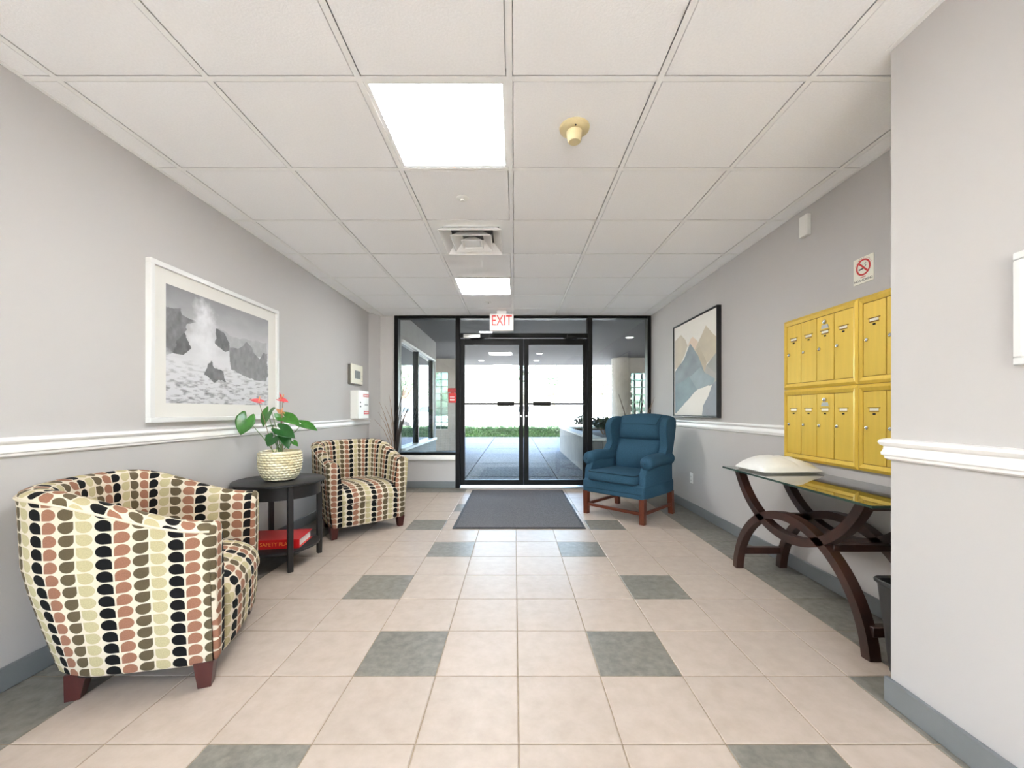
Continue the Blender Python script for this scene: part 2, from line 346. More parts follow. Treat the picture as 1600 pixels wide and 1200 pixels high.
# ceiling vent
x0, x1, y0, y1 = cx_[cellx]+0.012, cx_[cellx+1]-0.012, cy_[vent_row]+0.012, cy_[vent_row+1]-0.012
vt = thing('ceiling_vent', 'white square louvred air diffuser set in the ceiling', 'vent', ((x0+x1)/2, (y0+y1)/2, ZC))
w = (x1-x0)/2; h = 0.215
b = B()
for (a0, a1, b0, b1) in ((-w, w, -w, -h), (-w, w, h, w), (-w, -h, -h, h), (h, w, -h, h)): b.box(a0, a1, b0, b1, 0.003, 0.008)
b.obj('face_plate', M_TEE, vt, False)
B().box(-h-0.01, h+0.01, -h-0.01, h+0.01, 0.06, 0.065).obj('duct_back', mat('vent_grey', srgb(120, 120, 122), 0.7), vt, False)
M_VENT = mat('vent_white', srgb(240, 239, 236), 0.4)
for bo, tp, z0, z1 in ((0.235, 0.165, -0.028, 0.04), (0.155, 0.085, -0.034, 0.03), (0.082, 0.02, -0.040, 0.015)):
    q = lambda w, z: [(-w, -w, z), (w, -w, z), (w, w, z), (-w, w, z)]
    B().loft([q(bo, z0), q(tp, z1), q(tp-0.004, z1), q(bo-0.006, z0-0.001), q(bo, z0)], caps=False).obj('louvre', M_VENT, vt, False)
B().box(-0.06, 0.06, -0.06, 0.06, -0.036, -0.032).obj('centre_plate', M_VENT, vt, False)
# sprinklers + detector
for (x, y, lab) in ((-0.327, 2.558, 'small white sprinkler cap between light panel and air diffuser'), (-0.327, 5.01, 'small white sprinkler cap near the exit sign')):
    t = thing('sprinkler', lab, 'sprinkler', (x, y, ZC+0.0035), 0, 'ceiling sprinklers')
    B().lathe([(0.04, 0.001), (0.04, -0.004), (0.03, -0.008), (0.012, -0.009)], 24).obj('escutcheon', M_WHITE, t)
    B().lathe([(0.012, -0.008), (0.010, -0.016), (0.016, -0.018), (0.016, -0.021)], 16).obj('head', M_WHITE, t)
t = thing('heat_detector', 'yellowed round detector with a short barrel on the ceiling', 'detector', (0.287, 1.92, ZC+0.0035))
M_YEL = mat('yellowed_plastic', srgb(206, 190, 146), 0.45)
B().lathe([(0.068, 0.001), (0.072, -0.004), (0.070, -0.012), (0.058, -0.020), (0.040, -0.024)], 32).obj('base', M_YEL, t)
B().lathe([(0.038, -0.022), (0.036, -0.045), (0.032, -0.066), (0.027, -0.072)], 28).obj('sensor', M_YEL, t)
B().lathe([(0.0045, -0.0235), (0.0045, -0.026)], 8, (-0.002, -0.05, 0)).obj('indicator', M_DARK, t)

# ------------------------------------------------------------------ entrance: frames, panes, doors
FY0, FY1 = YF-0.03, YF+0.09; GY = YF+0.03
def bars(name, items, parent, m=M_BLACKM, bev=0.003):
    b = B()
    for i in items: b.box(*i, bev, 1)
    return b.obj(name, m, parent)
def pane(x0, x1, z0, z1, parent): return B().box(x0, x1, GY-0.003, GY+0.003, z0, z1).obj('pane', M_GLASS, parent, False)
def window(name, lab, x0, x1, z0, z1, l, r, bt, tp):
    w = thing(name, lab, 'window', (0, 0, 0), 0, None, 'structure')
    for it in ((x0, x0+l, FY0, FY1, z0, z1), (x1-r, x1, FY0, FY1, z0, z1), (x0+l, x1-r, FY0, FY1, z0, z0+bt), (x0+l, x1-r, FY0, FY1, z1-tp, z1)):
        bars('window_frame', [it], w)
    pane(x0+l-0.004, x1-r+0.004, z0+bt-0.004, z1-tp+0.004, w); return w
w1 = window('window_1', 'tall fixed side window by the twigs and patterned chair', -1.70, -0.77, 0.47, ZC, 0.055, 0.063, 0.04, 0.04)
w3 = window('window_2', 'tall fixed side window behind the blue wing chair', 1.04, XR-0.002, 0.47, ZC, 0.067, 0.05, 0.04, 0.04)
w2 = window('window_3', 'wide transom window above the double doors', -0.77, 1.04, 2.13, ZC, 0.002, 0.002, 0.065, 0.04)
for wn, x0, x1 in ((w1, -0.833, -0.77), (w3, 1.04, 1.107)): bars('jamb', [(x0, x1, FY0, FY1, 0, 0.47)], wn)
for wn, x0, x1 in ((w1, -1.72, -0.835), (w3, 1.109, XR-0.002)):
    B().box(x0, x1, YF-0.04, YF+0.10, 0.40, 0.468, 0.006, 2).obj('window_sill', M_WALLT, wn)
def door(name, lab, x0, x1, g0, g1, side):
    d = thing(name, lab, 'door', ((x0+x1)/2, GY, 0), 0, None, 'structure'); c = (x0+x1)/2
    def bx(n, a0, a1, z0, z1): return B().box(a0-c, a1-c, -0.024, 0.024, z0, z1, 0.003, 1).obj(n, M_BLACKM, d)
    bx('stile', x0, g0, 0.035, 2.124); bx('stile', g1, x1, 0.035, 2.124); bx('top_rail', g0, g1, 2.035, 2.124); bx('bottom_rail', g0, g1, 0.035, 0.112)
    B().box(g0-c-0.004, g1-c+0.004, -0.003, 0.003, 0.108, 2.039).obj('pane', M_GLASS, d, False)
    pb = B().tube([(g0-c-0.01, -0.055, 1.195), (g1-c+0.01, -0.055, 1.195)], 0.014, 10).box(g0-c-0.03, g0-c-0.005, -0.062, -0.024, 1.18, 1.21).box(g1-c+0.005, g1-c+0.03, -0.062, -0.024, 1.18, 1.21).obj('push_bar', M_BLACKM, d)
    a = (0.465, 0.71) if side < 0 else (0.06, 0.31)
    B().box(g0-c+a[0], g0-c+a[1], -0.078, -0.036, 1.165, 1.225, 0.006, 2).obj('push_pad', M_DARK, pb)
    # closer
    e = x0+0.05-c if side < 0 else x1-0.05-c
    sg = 1 if side < 0 else -1
    cl = B().box(min(e, e+sg*0.24), max(e, e+sg*0.24), -0.085, -0.026, 2.125, 2.18, 0.006, 2).obj('door_closer', M_ALU if side < 0 else M_BLACKM, d)
    B().tube([(e+sg*0.10, -0.06, 2.122), (e+sg*0.30, -0.13, 2.115), (e+sg*0.12, -0.04, 2.105)], 0.008, 6).obj('closer_arm', M_BLACKM, cl)
    # pull handle and lock at the meeting stile
    hx = (g1+0.03-c) if side < 0 else (g0-0.03-c)
    B().lathe([(0.016, -0.024), (0.016, -0.034), (0.012, -0.036)], 14, (hx, 0, 1.02), 'y').obj('lock_cylinder', M_ALU, d)
    if side < 0: B().box(hx-0.012, hx+0.028, -0.045, -0.024, 1.10, 1.28, 0.004, 1).obj('latch_guard', M_BLACKM, d)
    return d
door('door_1', 'black framed glass entrance door with silver closer', -0.768, 0.134, -0.706, 0.068, -1)
door('door_2', 'black framed glass entrance door nearer the blue chair', 0.139, 1.038, 0.205, 0.98, 1)
struct(B().prism([(YF-0.09, 0.0), (YF-0.07, 0.016), (YF+0.11, 0.016), (YF+0.13, 0.0)], -0.768, 1.038, 'x').obj('trim_4', M_ALU, None, False), 'aluminium threshold under the entrance doors', 'threshold')

# EXIT sign
t = thing('exit_sign', 'illuminated EXIT sign hanging above the doors', 'exit sign', (-0.175, 5.45, 0))
M_EXW = mat('exit_sign_face', srgb(240, 232, 228), 0.5, emit=0.06); M_EXR = mat('exit_letter', srgb(200, 30, 18), 0.5, emit=0.12)
B().box(-0.155, 0.165, -0.03, 0.03, 2.18, 2.40, 0.005, 2).obj('housing', M_EXW, t)
B().box(-0.06, 0.07, -0.025, 0.025, 2.40, ZC, 0.003, 1).obj('canopy', M_WHITE, t)
text_mesh('exit_letters', 'EXIT', 0.20, M_EXR, t, (0.005, -0.031, 2.305), (PI/2, 0, 0), sx=0.68)

# red pull station beside the doors
t = thing('fire_alarm_pull', 'red fire alarm pull station beside the entrance door', 'fire alarm', (-0.875, FY0-0.002, 1.21))
B().box(-0.05, 0.055, -0.035, 0.0, 0.0, 0.135, 0.004, 1).obj('body', M_RED, t)
B().box(-0.062, 0.055, -0.042, 0.0, 0.15, 0.205, 0.004, 1).box(-0.02, 0.03, -0.03, 0.0, 0.13, 0.155).obj('cover', mat('dark_red', srgb(160, 30, 34), 0.4), t)
B().box(-0.03, 0.035, -0.038, -0.035, 0.03, 0.05).box(-0.03, 0.035, -0.038, -0.035, 0.075, 0.085).obj('lettering_strip', M_WHITE, t, False)

# door mat
t = thing('door_mat', 'charcoal ribbed entrance mat before the glass doors', 'door mat', (0.045, 4.64, 0.0))
B().box(-0.62, 0.62, -0.91, 0.91, 0.0, 0.006, 0.002, 1).obj('rubber_edge', mat('black_rubber', srgb(44, 44, 46), 0.7), t)
B().box(-0.595, 0.595, -0.885, 0.885, 0.005, 0.011, 0.003, 1).obj('carpet_top', mat('mat_carpet', srgb(104, 102, 104), 0.95, col2=srgb(74, 72, 74), scale=130, bump=0.8, ramp=(0.4, 0.6)), t)

# ------------------------------------------------------------------ patterned tub chairs
def tub_chair(label, loc, rz):
    t = thing('tub_chair', label, 'armchair', loc, rz, 'patterned tub chairs')
    Wd, xf, x0, R = 0.37, 0.30, -0.04, 0.34
    path = []
    for i in range(9): path.append((xf+(x0-xf)*i/8, Wd))
    for i in range(1, 32):
        a = PI/2+PI*i/32; ca, sa = math.cos(a), math.sin(a); e = 2/2.35
        path.append((x0+R*math.copysign(abs(ca)**e, ca), Wd*math.copysign(abs(sa)**e, sa)))
    for i in range(9): path.append((x0+(xf-x0)*i/8, -Wd))
    n = len(path); P = [Vector(p) for p in path]; nor = []; arc = [0.0]
    for i in range(n):
        d = (P[min(i+1, n-1)]-P[max(i-1, 0)]).normalized(); nor.append(Vector((-d.y, d.x))*1.0)
        if i: arc.append(arc[-1]+(P[i]-P[i-1]).length)
    if nor[0].y < 0: nor = [-k for k in nor]
    def H(x):
        s = min(1, max(0, (xf-x)/0.56)); s = s*s*(3-2*s); return 0.655+0.15*s
    def swept(name, prof, ushift=0.0):
        V, U, F = [], [], []; m_ = len(prof)
        for i in range(n):
            h = H(P[i].x); v = 0; last = None
            for (dn, z, rel) in prof:
                zz = h+z if rel else z; bk = min(1, max(0, (0.25-P[i].x)/0.5)); q = P[i]+nor[i]*(dn if rel or name != 'outer_shell' else dn*(0.75+1.45*bk)); c = Vector((q.x, q.y, zz))
                if last is not None: v += (c-last).length
                last = c; V.append(c); U.append((arc[i]+ushift, (zz if name == 'outer_shell' else h-v) ))
        for i in range(n-1):
            for j in range(m_-1):
                F.append((i*m_+j, i*m_+j+1, (i+1)*m_+j+1, (i+1)*m_+j))
        return pydata(name, V, F, M_FAB, t, U)
    outer = [(-0.055, 0.095, 0), (-0.045, 0.11, 0), (-0.035, 0.2, 0), (-0.022, 0.32, 0), (-0.012, 0.42, 0), (-0.004, 0.52, 0), (0.0, -0.05, 1), (0.002, -0.028, 1)]
    top = [(0.002, -0.028, 1), (-0.004, -0.012, 1), (-0.022, -0.002, 1), (-0.05, 0.002, 1), (-0.078, -0.004, 1), (-0.096, -0.022, 1), (-0.104, -0.05, 1), (-0.112, -0.12, 1), (-0.125, 0.44, 0), (-0.13, 0.30, 0)]
    swept('outer_shell', outer); swept('inner_lining', top, 0.018)
    # welt along the top outer edge
    b = B(); b.tube([(P[i].x+nor[i].x*0.003, P[i].y+nor[i].y*0.003, H(P[i].x)-0.028) for i in range(n)], 0.0045, 6); b.obj('piping', mat('ivory_piping', srgb(206, 195, 172), 0.85), t)
    # arm fronts: closed slabs
    for s in (0, n-1):
        h = H(P[s].x); sg = 1 if P[s].y > 0 else -1
        pr = [(dn, (h+z if r else z)) for dn, z, r in outer]+[(dn, (h+z if r else z)) for dn, z, r in top[1:]]+[(-0.13, 0.095)]
        c = (sum(p[0] for p in pr)/len(pr), sum(p[1] for p in pr)/len(pr)); V, U, F = [], [], []; k = len(pr)
        for (f, dx) in ((1.0, 0.0), (0.94, 0.012), (0.80, 0.018)):
            for dn, z in pr:
                a, zz = c[0]+(dn-c[0])*f, c[1]+(z-c[1])*(1-(1-f)*0.25); V.append((P[s].x+dx, P[s].y+sg*a, zz)); U.append((0.04+a+(0.159 if sg > 0 else 0.09), zz))
        for r in range(2):
            for i in range(k): F.append((r*k+i, r*k+(i+1) % k, (r+1)*k+(i+1) % k, (r+1)*k+i))
        F.append(tuple(range(2*k, 3*k))); pydata('arm_front', V, F, M_FAB, t, U)
    # seat cushion and front panel, pattern running front to back
    prof = [(-0.26, 0.405), (-0.22, 0.425), (-0.05, 0.44), (0.10, 0.445), (0.20, 0.442), (0.27, 0.43), (0.32, 0.405), (0.35, 0.37), (0.362, 0.33), (0.362, 0.305), (0.352, 0.285)]
    def loft_y(name, prof, hw, crown, u0):
        L = [0]
        for a, c in zip(prof[:-1], prof[1:]): L.append(L[-1]+math.hypot(c[0]-a[0], c[1]-a[1]))
        V, U, F = [], [], []; ny = 14; m_ = len(prof)
        for j in range(ny+1):
            y = -hw+2*hw*j/ny; q = (abs(y)/hw)**4; 
            for i, (x, z) in enumerate(prof): V.append((x-(0.022*q if x > 0.2 else 0), y, z-crown*q*(1 if z > 0.3 else 0))); U.append((y+u0, -L[i]))
        for j in range(ny):
            for i in range(m_-1): F.append((j*m_+i, (j+1)*m_+i, (j+1)*m_+i+1, j*m_+i+1))
        base = len(V)
        for j in (0, ny):   # side skirts
            st = len(V)
            for i, (x, z) in enumerate(prof): v = V[j*m_+i]; V.append((v[0]*0.6, v[1]*0.97, min(v[2], 0.3))); U.append((U[j*m_+i][0]+0.05, U[j*m_+i][1]))
            for i in range(m_-1): F.append((j*m_+i, j*m_+i+1, st+i+1, st+i))
        return pydata(name, V, F, M_FAB, t, U)
    loft_y('seat_cushion', prof, 0.252, 0.018, 0.012)
    loft_y('front_panel', [(0.30, 0.30), (0.345, 0.288), (0.352, 0.27), (0.350, 0.2), (0.345, 0.12), (0.33, 0.095), (0.2, 0.093)], 0.250, 0.0, 0.012)
    b = B(); b.prism([(p.x*(0.9 if p.x > 0 else 0.68), p.y*0.74) for p in P], 0.09, 0.12, 'z'); b.obj('base_cloth', M_DARK, t)
    for sx, sy in ((1, 1), (1, -1), (-1, 1), (-1, -1)):
        x, y = (0.27, 0.305*sy) if sx > 0 else (-0.155, 0.215*sy)
        q = lambda w, z, dx=0, dy=0: [(x+dx-w, y+dy-w, z), (x+dx+w, y+dy-w, z), (x+dx+w, y+dy+w, z), (x+dx-w, y+dy+w, z)]
        ox = 0.0 if sx > 0 else -0.015
        B().loft([q(0.022, 0.0, ox), q(0.033, 0.105)]).obj('leg', M_DWOOD, t, False)
    return t
tub_chair('patterned leaf-dot tub chair under the seascape, before the side table', (-1.595, 1.80, 0), math.radians(21))
tub_chair('patterned leaf-dot tub chair near the entrance window, beyond the side table', (-1.50, 3.835, 0), math.radians(-47))

# ------------------------------------------------------------------ side table, binder, plant
TX, TY = -1.705, 2.93
t = thing('side_table', 'round black two-tier side table between the patterned chairs', 'side table', (TX, TY, 0))
B().lathe([(0.29, 0.578), (0.30, 0.583), (0.30, 0.593), (0.294, 0.598)], 48).obj('table_top', M_BLACKW, t)
B().lathe([(0.262, 0.49), (0.268, 0.49), (0.268, 0.58), (0.262, 0.58)], 40).obj('apron', M_BLACKW, t)
B().lathe([(0.255, 0.118), (0.262, 0.122), (0.262, 0.134), (0.256, 0.138)], 40).obj('shelf', M_BLACKW, t)
for k in range(4):
    a = math.radians(-47+90*k); c, s_ = math.cos(a), math.sin(a); b = B()
    b.box(0.252, 0.286, -0.0175, 0.0175, 0.0, 0.58, 0.003, 1); ob = b.obj('leg', M_BLACKW, t); ob.rotation_euler = (0, 0, a)
a = math.radians(20)
B().lathe([(0.006, 0), (0.006, 0.012), (0.012, 0.014), (0.012, 0.022)], 12, (0, 0, 0), 'x').obj('drawer_knob', M_ALU, t).location = (0.266*math.cos(a), 0.266*math.sin(a), 0.54)
t.children[-1].rotation_euler = (0, 0, a)
# binder
t = thing('ring_binder', 'red fire safety plan binder lying on the table shelf', 'binder', (TX+0.0, TY-0.02, 0.138), math.radians(8))
M_BIND = mat('red_binder_vinyl', srgb(200, 28, 30), 0.35)
L_, D_, H_ = 0.19, 0.125, 0.062
B().box(-L_, L_, -D_, D_, 0.0, 0.004, 0.001, 1).obj('cover', M_BIND, t)
B().box(-L_, L_, -D_, D_, 0.058, 0.062, 0.001, 1).obj('cover', M_BIND, t)
sp = B().box(-L_, L_, -D_-0.004, -D_, 0.0, 0.062, 0.001, 1).obj('spine', M_BIND, t)
text_mesh('spine_lettering', 'FIRE SAFETY PLAN', 0.036, mat('gold_print', srgb(238, 150, 70), 0.4), sp, (0.0, -D_-0.0045, 0.031), (PI/2, 0, 0), sx=0.95)
B().box(-L_+0.01, L_-0.012, -D_+0.004, D_-0.01, 0.006, 0.05).obj('paper_block', mat('paper', srgb(240, 238, 232), 0.8), t, False)
# potted anthurium
t = thing('potted_anthurium', 'anthurium with pink flowers in a scaled gold pot', 'potted plant', (TX+0.02, TY-0.03, 0.598))
def potfn(u, v):
    a = 2*PI*u; pf = [(0.075, 0.0), (0.098, 0.012), (0.118, 0.04), (0.131, 0.08), (0.136, 0.13), (0.136, 0.17), (0.133, 0.208)]
    k = v*(len(pf)-1); i = min(int(k), len(pf)-2); f = k-i; r = pf[i][0]*(1-f)+pf[i+1][0]*f; z = pf[i][1]*(1-f)+pf[i+1][1]*f
    d = 0.0
    if 0.06 < v < 0.97:
        row = z/0.0185; ro = math.floor(row); cc = a/(2*PI)*26+(0.5 if ro % 2 else 0); fx = (cc % 1)-0.5; fy = (row % 1)-0.5
        d = 0.0085*max(0, 1-(fx*fx*3.2+fy*fy*3.0))
    r += d; return (r*math.cos(a), r*math.sin(a), z), (u, v)
M_POT = mat('pale_gold_glaze', srgb(226, 218, 190), 0.25, 0.35, col2=srgb(206, 194, 156), scale=10)
pot = grid('pot', potfn, 272, 100, M_POT, t)
B().lathe([(0.133, 0.208), (0.129, 0.212), (0.125, 0.206), (0.120, 0.16), (0.10, 0.06), (0.0, 0.01)], 40, caps=False).obj('pot_inside', M_POT, pot)
B().lathe([(0.074, 0.0), (0.074, 0.004)], 30).obj('pot_foot', M_POT, pot)
B().lathe([(0.122, 0.17), (0.122, 0.178), (0.05, 0.186)], 30).obj('soil', mat('soil', srgb(58, 44, 34), 0.95, noise=0.4, scale=60, bump=1.0), t)
M_LEAF = mat('anthurium_leaf', srgb(62, 122, 44), 0.32, noise=0.35, scale=12, coat=0.2); M_LEAF2 = mat('anthurium_leaf_dark', srgb(34, 88, 34), 0.32, noise=0.3, scale=12, coat=0.2)
M_STEM = mat('plant_stem', srgb(92, 120, 62), 0.5); M_SPA = mat('pink_spathe', srgb(232, 92, 98), 0.25, coat=0.5); M_SPX = mat('spadix', srgb(226, 150, 96), 0.5)
def heart(name, base, tip, width, nrm, m, parent, cup=0.12, lobe=0.42):
    base, tip = Vector(base), Vector(tip); d = tip-base; Ln = d.length; d.normalize(); nrm = Vector(nrm); nrm = (nrm-d*nrm.dot(d)).normalized(); s = d.cross(nrm)
    V, F = [], []; nu, nv = 12, 6
    for i in range(nu+1):
        q = i/nu; 
        for j in range(-nv, nv+1):
            w = j/nv; aw = abs(w)
            half = (1-q)**1.05*(1+1.25*q)
            half = half*width/2
            back = -lobe*Ln*math.sin(PI*min(aw*1.0, 1))*(1-q)**2.2
            x = q*Ln+back; y = w*half
            z = cup*half*(aw**1.5)*1.2-0.22*Ln*q*q+0.1*Ln*q
            V.append(base+d*x+s*y+nrm*z)
    k = 2*nv+1
    for i in range(nu):
        for j in range(k-1): F.append((i*k+j, i*k+j+1, (i+1)*k+j+1, (i+1)*k+j))
    ob = pydata(name, V, F, m, parent); md = ob.modifiers.new('thick', 'SOLIDIFY'); md.thickness = 0.0012; return ob
Z7 = 0.000619
def pz(x, y, dy=0.0): return ((x-560)*Z7, dy, (642-(600+y/7.5))*0.00464+CAMZ-0.598)
leaves = [((222, 405), (162, 590), 180, -0.05, (0.3, -0.8, 0.5), M_LEAF), ((385, 335), (330, 500), 150, 0.03, (-0.3, -0.8, 0.4), M_LEAF), ((595, 385), (790, 470), 150, 0.02, (0.2, -0.55, 0.8), M_LEAF),
          ((770, 470), (968, 530), 120, 0.05, (0.1, -0.5, 0.8), M_LEAF), ((615, 525), (800, 612), 150, -0.06, (0.25, -0.7, 0.65), M_LEAF2), ((640, 600), (716, 745), 110, -0.04, (0.6, -0.8, 0.2), M_LEAF2),
          ((540, 620), (490, 715), 140, -0.07, (-0.1, -0.9, 0.3), M_LEAF2), ((735, 675), (800, 718), 50, -0.02, (0, -0.6, 0.7), M_LEAF), ((455, 605), (395, 590), 34, 0.0, (0, -0.5, 0.8), M_LEAF2),
          ((450, 487), (390, 495), 26, 0.02, (0, -0.5, 0.8), M_LEAF2), ((560, 400), (505, 345), 70, 0.0, (-0.3, -0.7, 0.5), M_LEAF), ((410, 320), (468, 275), 80, 0.05, (0.2, -0.6, 0.6), M_LEAF)]
for (a, b_, w_, dy, nr, m_) in leaves:
    A = pz(*a, dy); heart('leaf', A, pz(*b_, dy-0.02), w_*Z7*1.15, nr, m_, t, 0.12, 0.4)
    g = (random.uniform(-0.035, 0.03), random.uniform(-0.03, 0.03), 0.175)
    B().tube([g, ((g[0]*0.55+A[0]*0.45), (g[1]+A[1])/2, g[2]*0.5+A[2]*0.5), A], [0.0032, 0.0026, 0.002], 6).obj('stem', M_STEM, t)
for (a, b_, w_, dy, nr, g) in (((330, 205), (232, 175), 110, -0.02, (0.0, -0.35, 0.9), (480, 780)), ((585, 185), (680, 205), 70, -0.02, (0.1, -0.5, 0.8), (575, 775)), ((588, 180), (548, 100), 60, 0.0, (-0.7, -0.7, 0.2), (575, 775)), ((575, 335), (515, 290), 50, 0.0, (-0.5, -0.7, 0.4), (590, 775))):
    A = pz(*a, dy); fo = heart('flower', A, pz(*b_, dy-0.01), w_*Z7, nr, M_SPA if a[1] < 300 else mat('bud_orange', srgb(190, 130, 84), 0.5), t, 0.1, 0.5)
    B().tube([A, (A[0]+0.012, A[1]-0.008, A[2]+0.034)], [0.0042, 0.003], 8).obj('spadix', M_SPX, fo)
    Gp = pz(*g, 0.0); B().tube([(Gp[0], 0, 0.175), ((Gp[0]*0.6+A[0]*0.4), dy*0.4, 0.175+(A[2]-0.175)*0.45), A], [0.0026, 0.0022, 0.0018], 6).obj('stem', mat('flower_stem', srgb(132, 104, 70), 0.5), t)

# ------------------------------------------------------------------ pictures (flat prints as colour attributes)
def inpoly(px, py, poly):
    r = np.zeros(px.shape, bool); n = len(poly); j = n-1
    for i in range(n):
        xi, yi = poly[i]; xj, yj = poly[j]
        c = ((yi > py) != (yj > py)) & (px < (xj-xi)*(py-yi)/((yj-yi) if yj != yi else 1e-9)+xi); r ^= c; j = i
    return r
def vnoise(x, y, seed=0):
    xi, yi = np.floor(x).astype(int), np.floor(y).astype(int); fx, fy = x-xi, y-yi; fx = fx*fx*(3-2*fx); fy = fy*fy*(3-2*fy)
    def h(a, b): 
        k = (a*374761393+b*668265263+seed*982451653) & 0x7fffffff; k = ((k ^ (k >> 13))*1274126177) & 0x7fffffff; return (k & 0xffff)/65535.0
    return (h(xi, yi)*(1-fx)+h(xi+1, yi)*fx)*(1-fy)+(h(xi, yi+1)*(1-fx)+h(xi+1, yi+1)*fx)*fy
def fbm(x, y, o=5, seed=0): return sum(vnoise(x*2**k, y*2**k, seed+k)*0.5**(k+1) for k in range(o))/(1-0.5**o)
def lin(c): return np.where(c <= 0.04045, c/12.92, ((c+0.055)/1.055)**2.4)
def print_obj(name, w, h, nu, nv, rgb, m, parent, to):
    """rgb: (nv,nu,3) face colours as corner colours; to(u,v) -> point"""
    us, vs_ = np.linspace(0, 1, nu+1), np.linspace(0, 1, nv+1)
    V = [to(u, v) for v in vs_ for u in us]; k = nu+1
    F = [(j*k+i, j*k+i+1, (j+1)*k+i+1, (j+1)*k+i) for j in range(nv) for i in range(nu)]
    me = bpy.data.meshes.new(name); me.from_pydata(V, [], F); me.update()
    ca = me.color_attributes.new(name='Col', type='FLOAT_COLOR', domain='CORNER')
    c = np.ones((nv*nu, 4)); c[:, :3] = lin(np.clip(rgb, 0, 1)).reshape(-1, 3); ca.data.foreach_set('color', np.repeat(c, 4, 0).astype(np.float32).ravel())
    return link(name, me, m, parent)
# seascape on the left wall
PY0, PY1, PZ0, PZ1 = 2.18, 3.37, 1.03, 1.93
t = thing('framed_seascape', 'white framed black-and-white seascape of waves on rocks', 'picture', (XL, (PY0+PY1)/2, PZ0))
hw, hh = (PY1-PY0)/2, PZ1-PZ0; M_FR = mat('white_frame', srgb(220, 220, 218), 0.35)
for it in ((-hw, hw, 0, 0.028), (-hw, hw, hh-0.028, hh), (-hw, -hw+0.028, 0.028, hh-0.028), (hw-0.028, hw, 0.028, hh-0.028)):
    B().box(0.0, 0.032, it[0], it[1], it[2], it[3], 0.002, 1).obj('frame', M_FR, t)
B().box(0.002, 0.016, -hw+0.02, hw-0.02, 0.02, hh-0.02).obj('mount', mat('picture_mount', srgb(222, 220, 214), 0.9), t, False)
iy0, iy1, iz0, iz1 = 2.292, 3.246, 1.14, 1.822
nu, nv = 300, 214; uu, vv = np.meshgrid((np.arange(nu)+0.5)/nu, (np.arange(nv)+0.5)/nv)
def W3(zx, zy):
    px, py = 200+zx/4, 380+zy/4; Y = -(XL+0.017)*FPX/(CX-px); z = CAMZ+(CY-py)/FPX*Y; return ((Y-iy0)/(iy1-iy0), (z-iz0)/(iz1-iz0))
wob = (fbm(uu*14, vv*14, 4, 3)-0.5)*0.05; xu, xv = uu+wob, vv+(fbm(uu*14+9, vv*14, 4, 5)-0.5)*0.05
nfa, nfb = fbm(uu*9, vv*12, 6, 11), fbm(uu*22, vv*60, 5, 21)
g = 0.55+0.34*np.clip((1-vv)/0.55, 0, 1)+0.07*(nfa-0.5)-0.06*(1-uu)
def lay(poly, val, tex=0.25, soft=None):
    global g
    mk = inpoly(xu, xv, [W3(*p) for p in poly]); g = np.where(mk, val+tex*(fbm(uu*30, vv*18, 5, int(val*100))-0.5), g)
lay([(560, 525), (640, 575), (720, 598), (870, 632), (870, 720), (635, 680)], 0.64, 0.12)
lay([(200, 385), (250, 398), (330, 402), (345, 440), (420, 490), (418, 505), (375, 515), (350, 555), (310, 610), (290, 680), (200, 740)], 0.40, 0.22)
lay([(350, 553), (378, 610), (382, 660), (350, 695), (285, 680), (310, 605)], 0.30, 0.2)
sx_, sy_ = W3(478, 575); dd = ((uu-sx_)/0.135)**2+((vv-sy_)/0.30)**2; k = np.clip(1.3-dd*1.1+(fbm(uu*16, vv*10, 5, 31)-0.5)*1.8, 0, 1)
g = g*(1-k)+k*(0.86+0.12*(nfa-0.3))
lay([(555, 530), (600, 560), (632, 620), (635, 672), (600, 674), (542, 628), (546, 560)], 0.34, 0.2)
lay([(635, 652), (690, 662), (742, 615), (780, 672), (825, 730), (845, 690), (870, 690), (870, 862), (760, 852), (700, 842), (640, 790)], 0.47, 0.18)
wl = W3(300, 690)[1]; wat = np.clip((wl-0.06*uu+0.03-vv+(nfa-0.5)*0.16)*9, 0, 1)
water = 0.86-0.42*np.clip(nfb-0.48, 0, 1)*3.0*np.clip(1.25-vv*2.4, 0.25, 1)-0.14*np.clip(0.35-vv, 0, 1)
rk = inpoly(xu, xv, [W3(*p) for p in [(635, 652), (742, 615), (825, 730), (870, 690), (870, 862), (760, 852), (640, 790)]])
g = np.where(rk, g, g*(1-wat)+water*wat)
lay([(470, 815), (495, 760), (520, 740), (545, 790), (600, 805), (612, 860), (540, 868), (500, 840)], 0.36, 0.22)
g = 1-(1-g)*0.84; g = g*0.93; rgb = np.stack([g*1.0, g*1.0, g*1.015], -1)
print_obj('seascape_print', 1, 1, nu, nv, rgb, vcol_mat('seascape_print', 0.65), t, lambda u, v: (0.0165, iy0+u*(iy1-iy0)-(PY0+PY1)/2, iz0+v*(iz1-iz0)-PZ0))
# mountains on the right wall
QY0, QY1, QZ0, QZ1 = 3.77, 4.81, 1.03, 2.09
t = thing('framed_mountain_painting', 'black framed painting of layered grey and tan mountains', 'picture', (XR, (QY0+QY1)/2, QZ0))
hw, hh = (QY1-QY0)/2, QZ1-QZ0; M_BFR = mat('black_frame', srgb(30, 30, 32), 0.45)
for it in ((-hw, hw, 0, 0.012), (-hw, hw, hh-0.012, hh), (-hw, -hw+0.012, 0.012, hh-0.012), (hw-0.012, hw, 0.012, hh-0.012)):
    B().box(-0.043, 0.0, it[0], it[1], it[2], it[3], 0.001, 1).obj('frame', M_BFR, t)
B().box(-0.034, -0.002, -hw+0.018, hw-0.018, 0.018, hh-0.018).obj('canvas', mat('canvas', srgb(236, 233, 226), 0.9), t, False)
cy0, cy1, cz0, cz1 = QY0+0.018, QY1-0.018, QZ0+0.018, QZ1-0.018
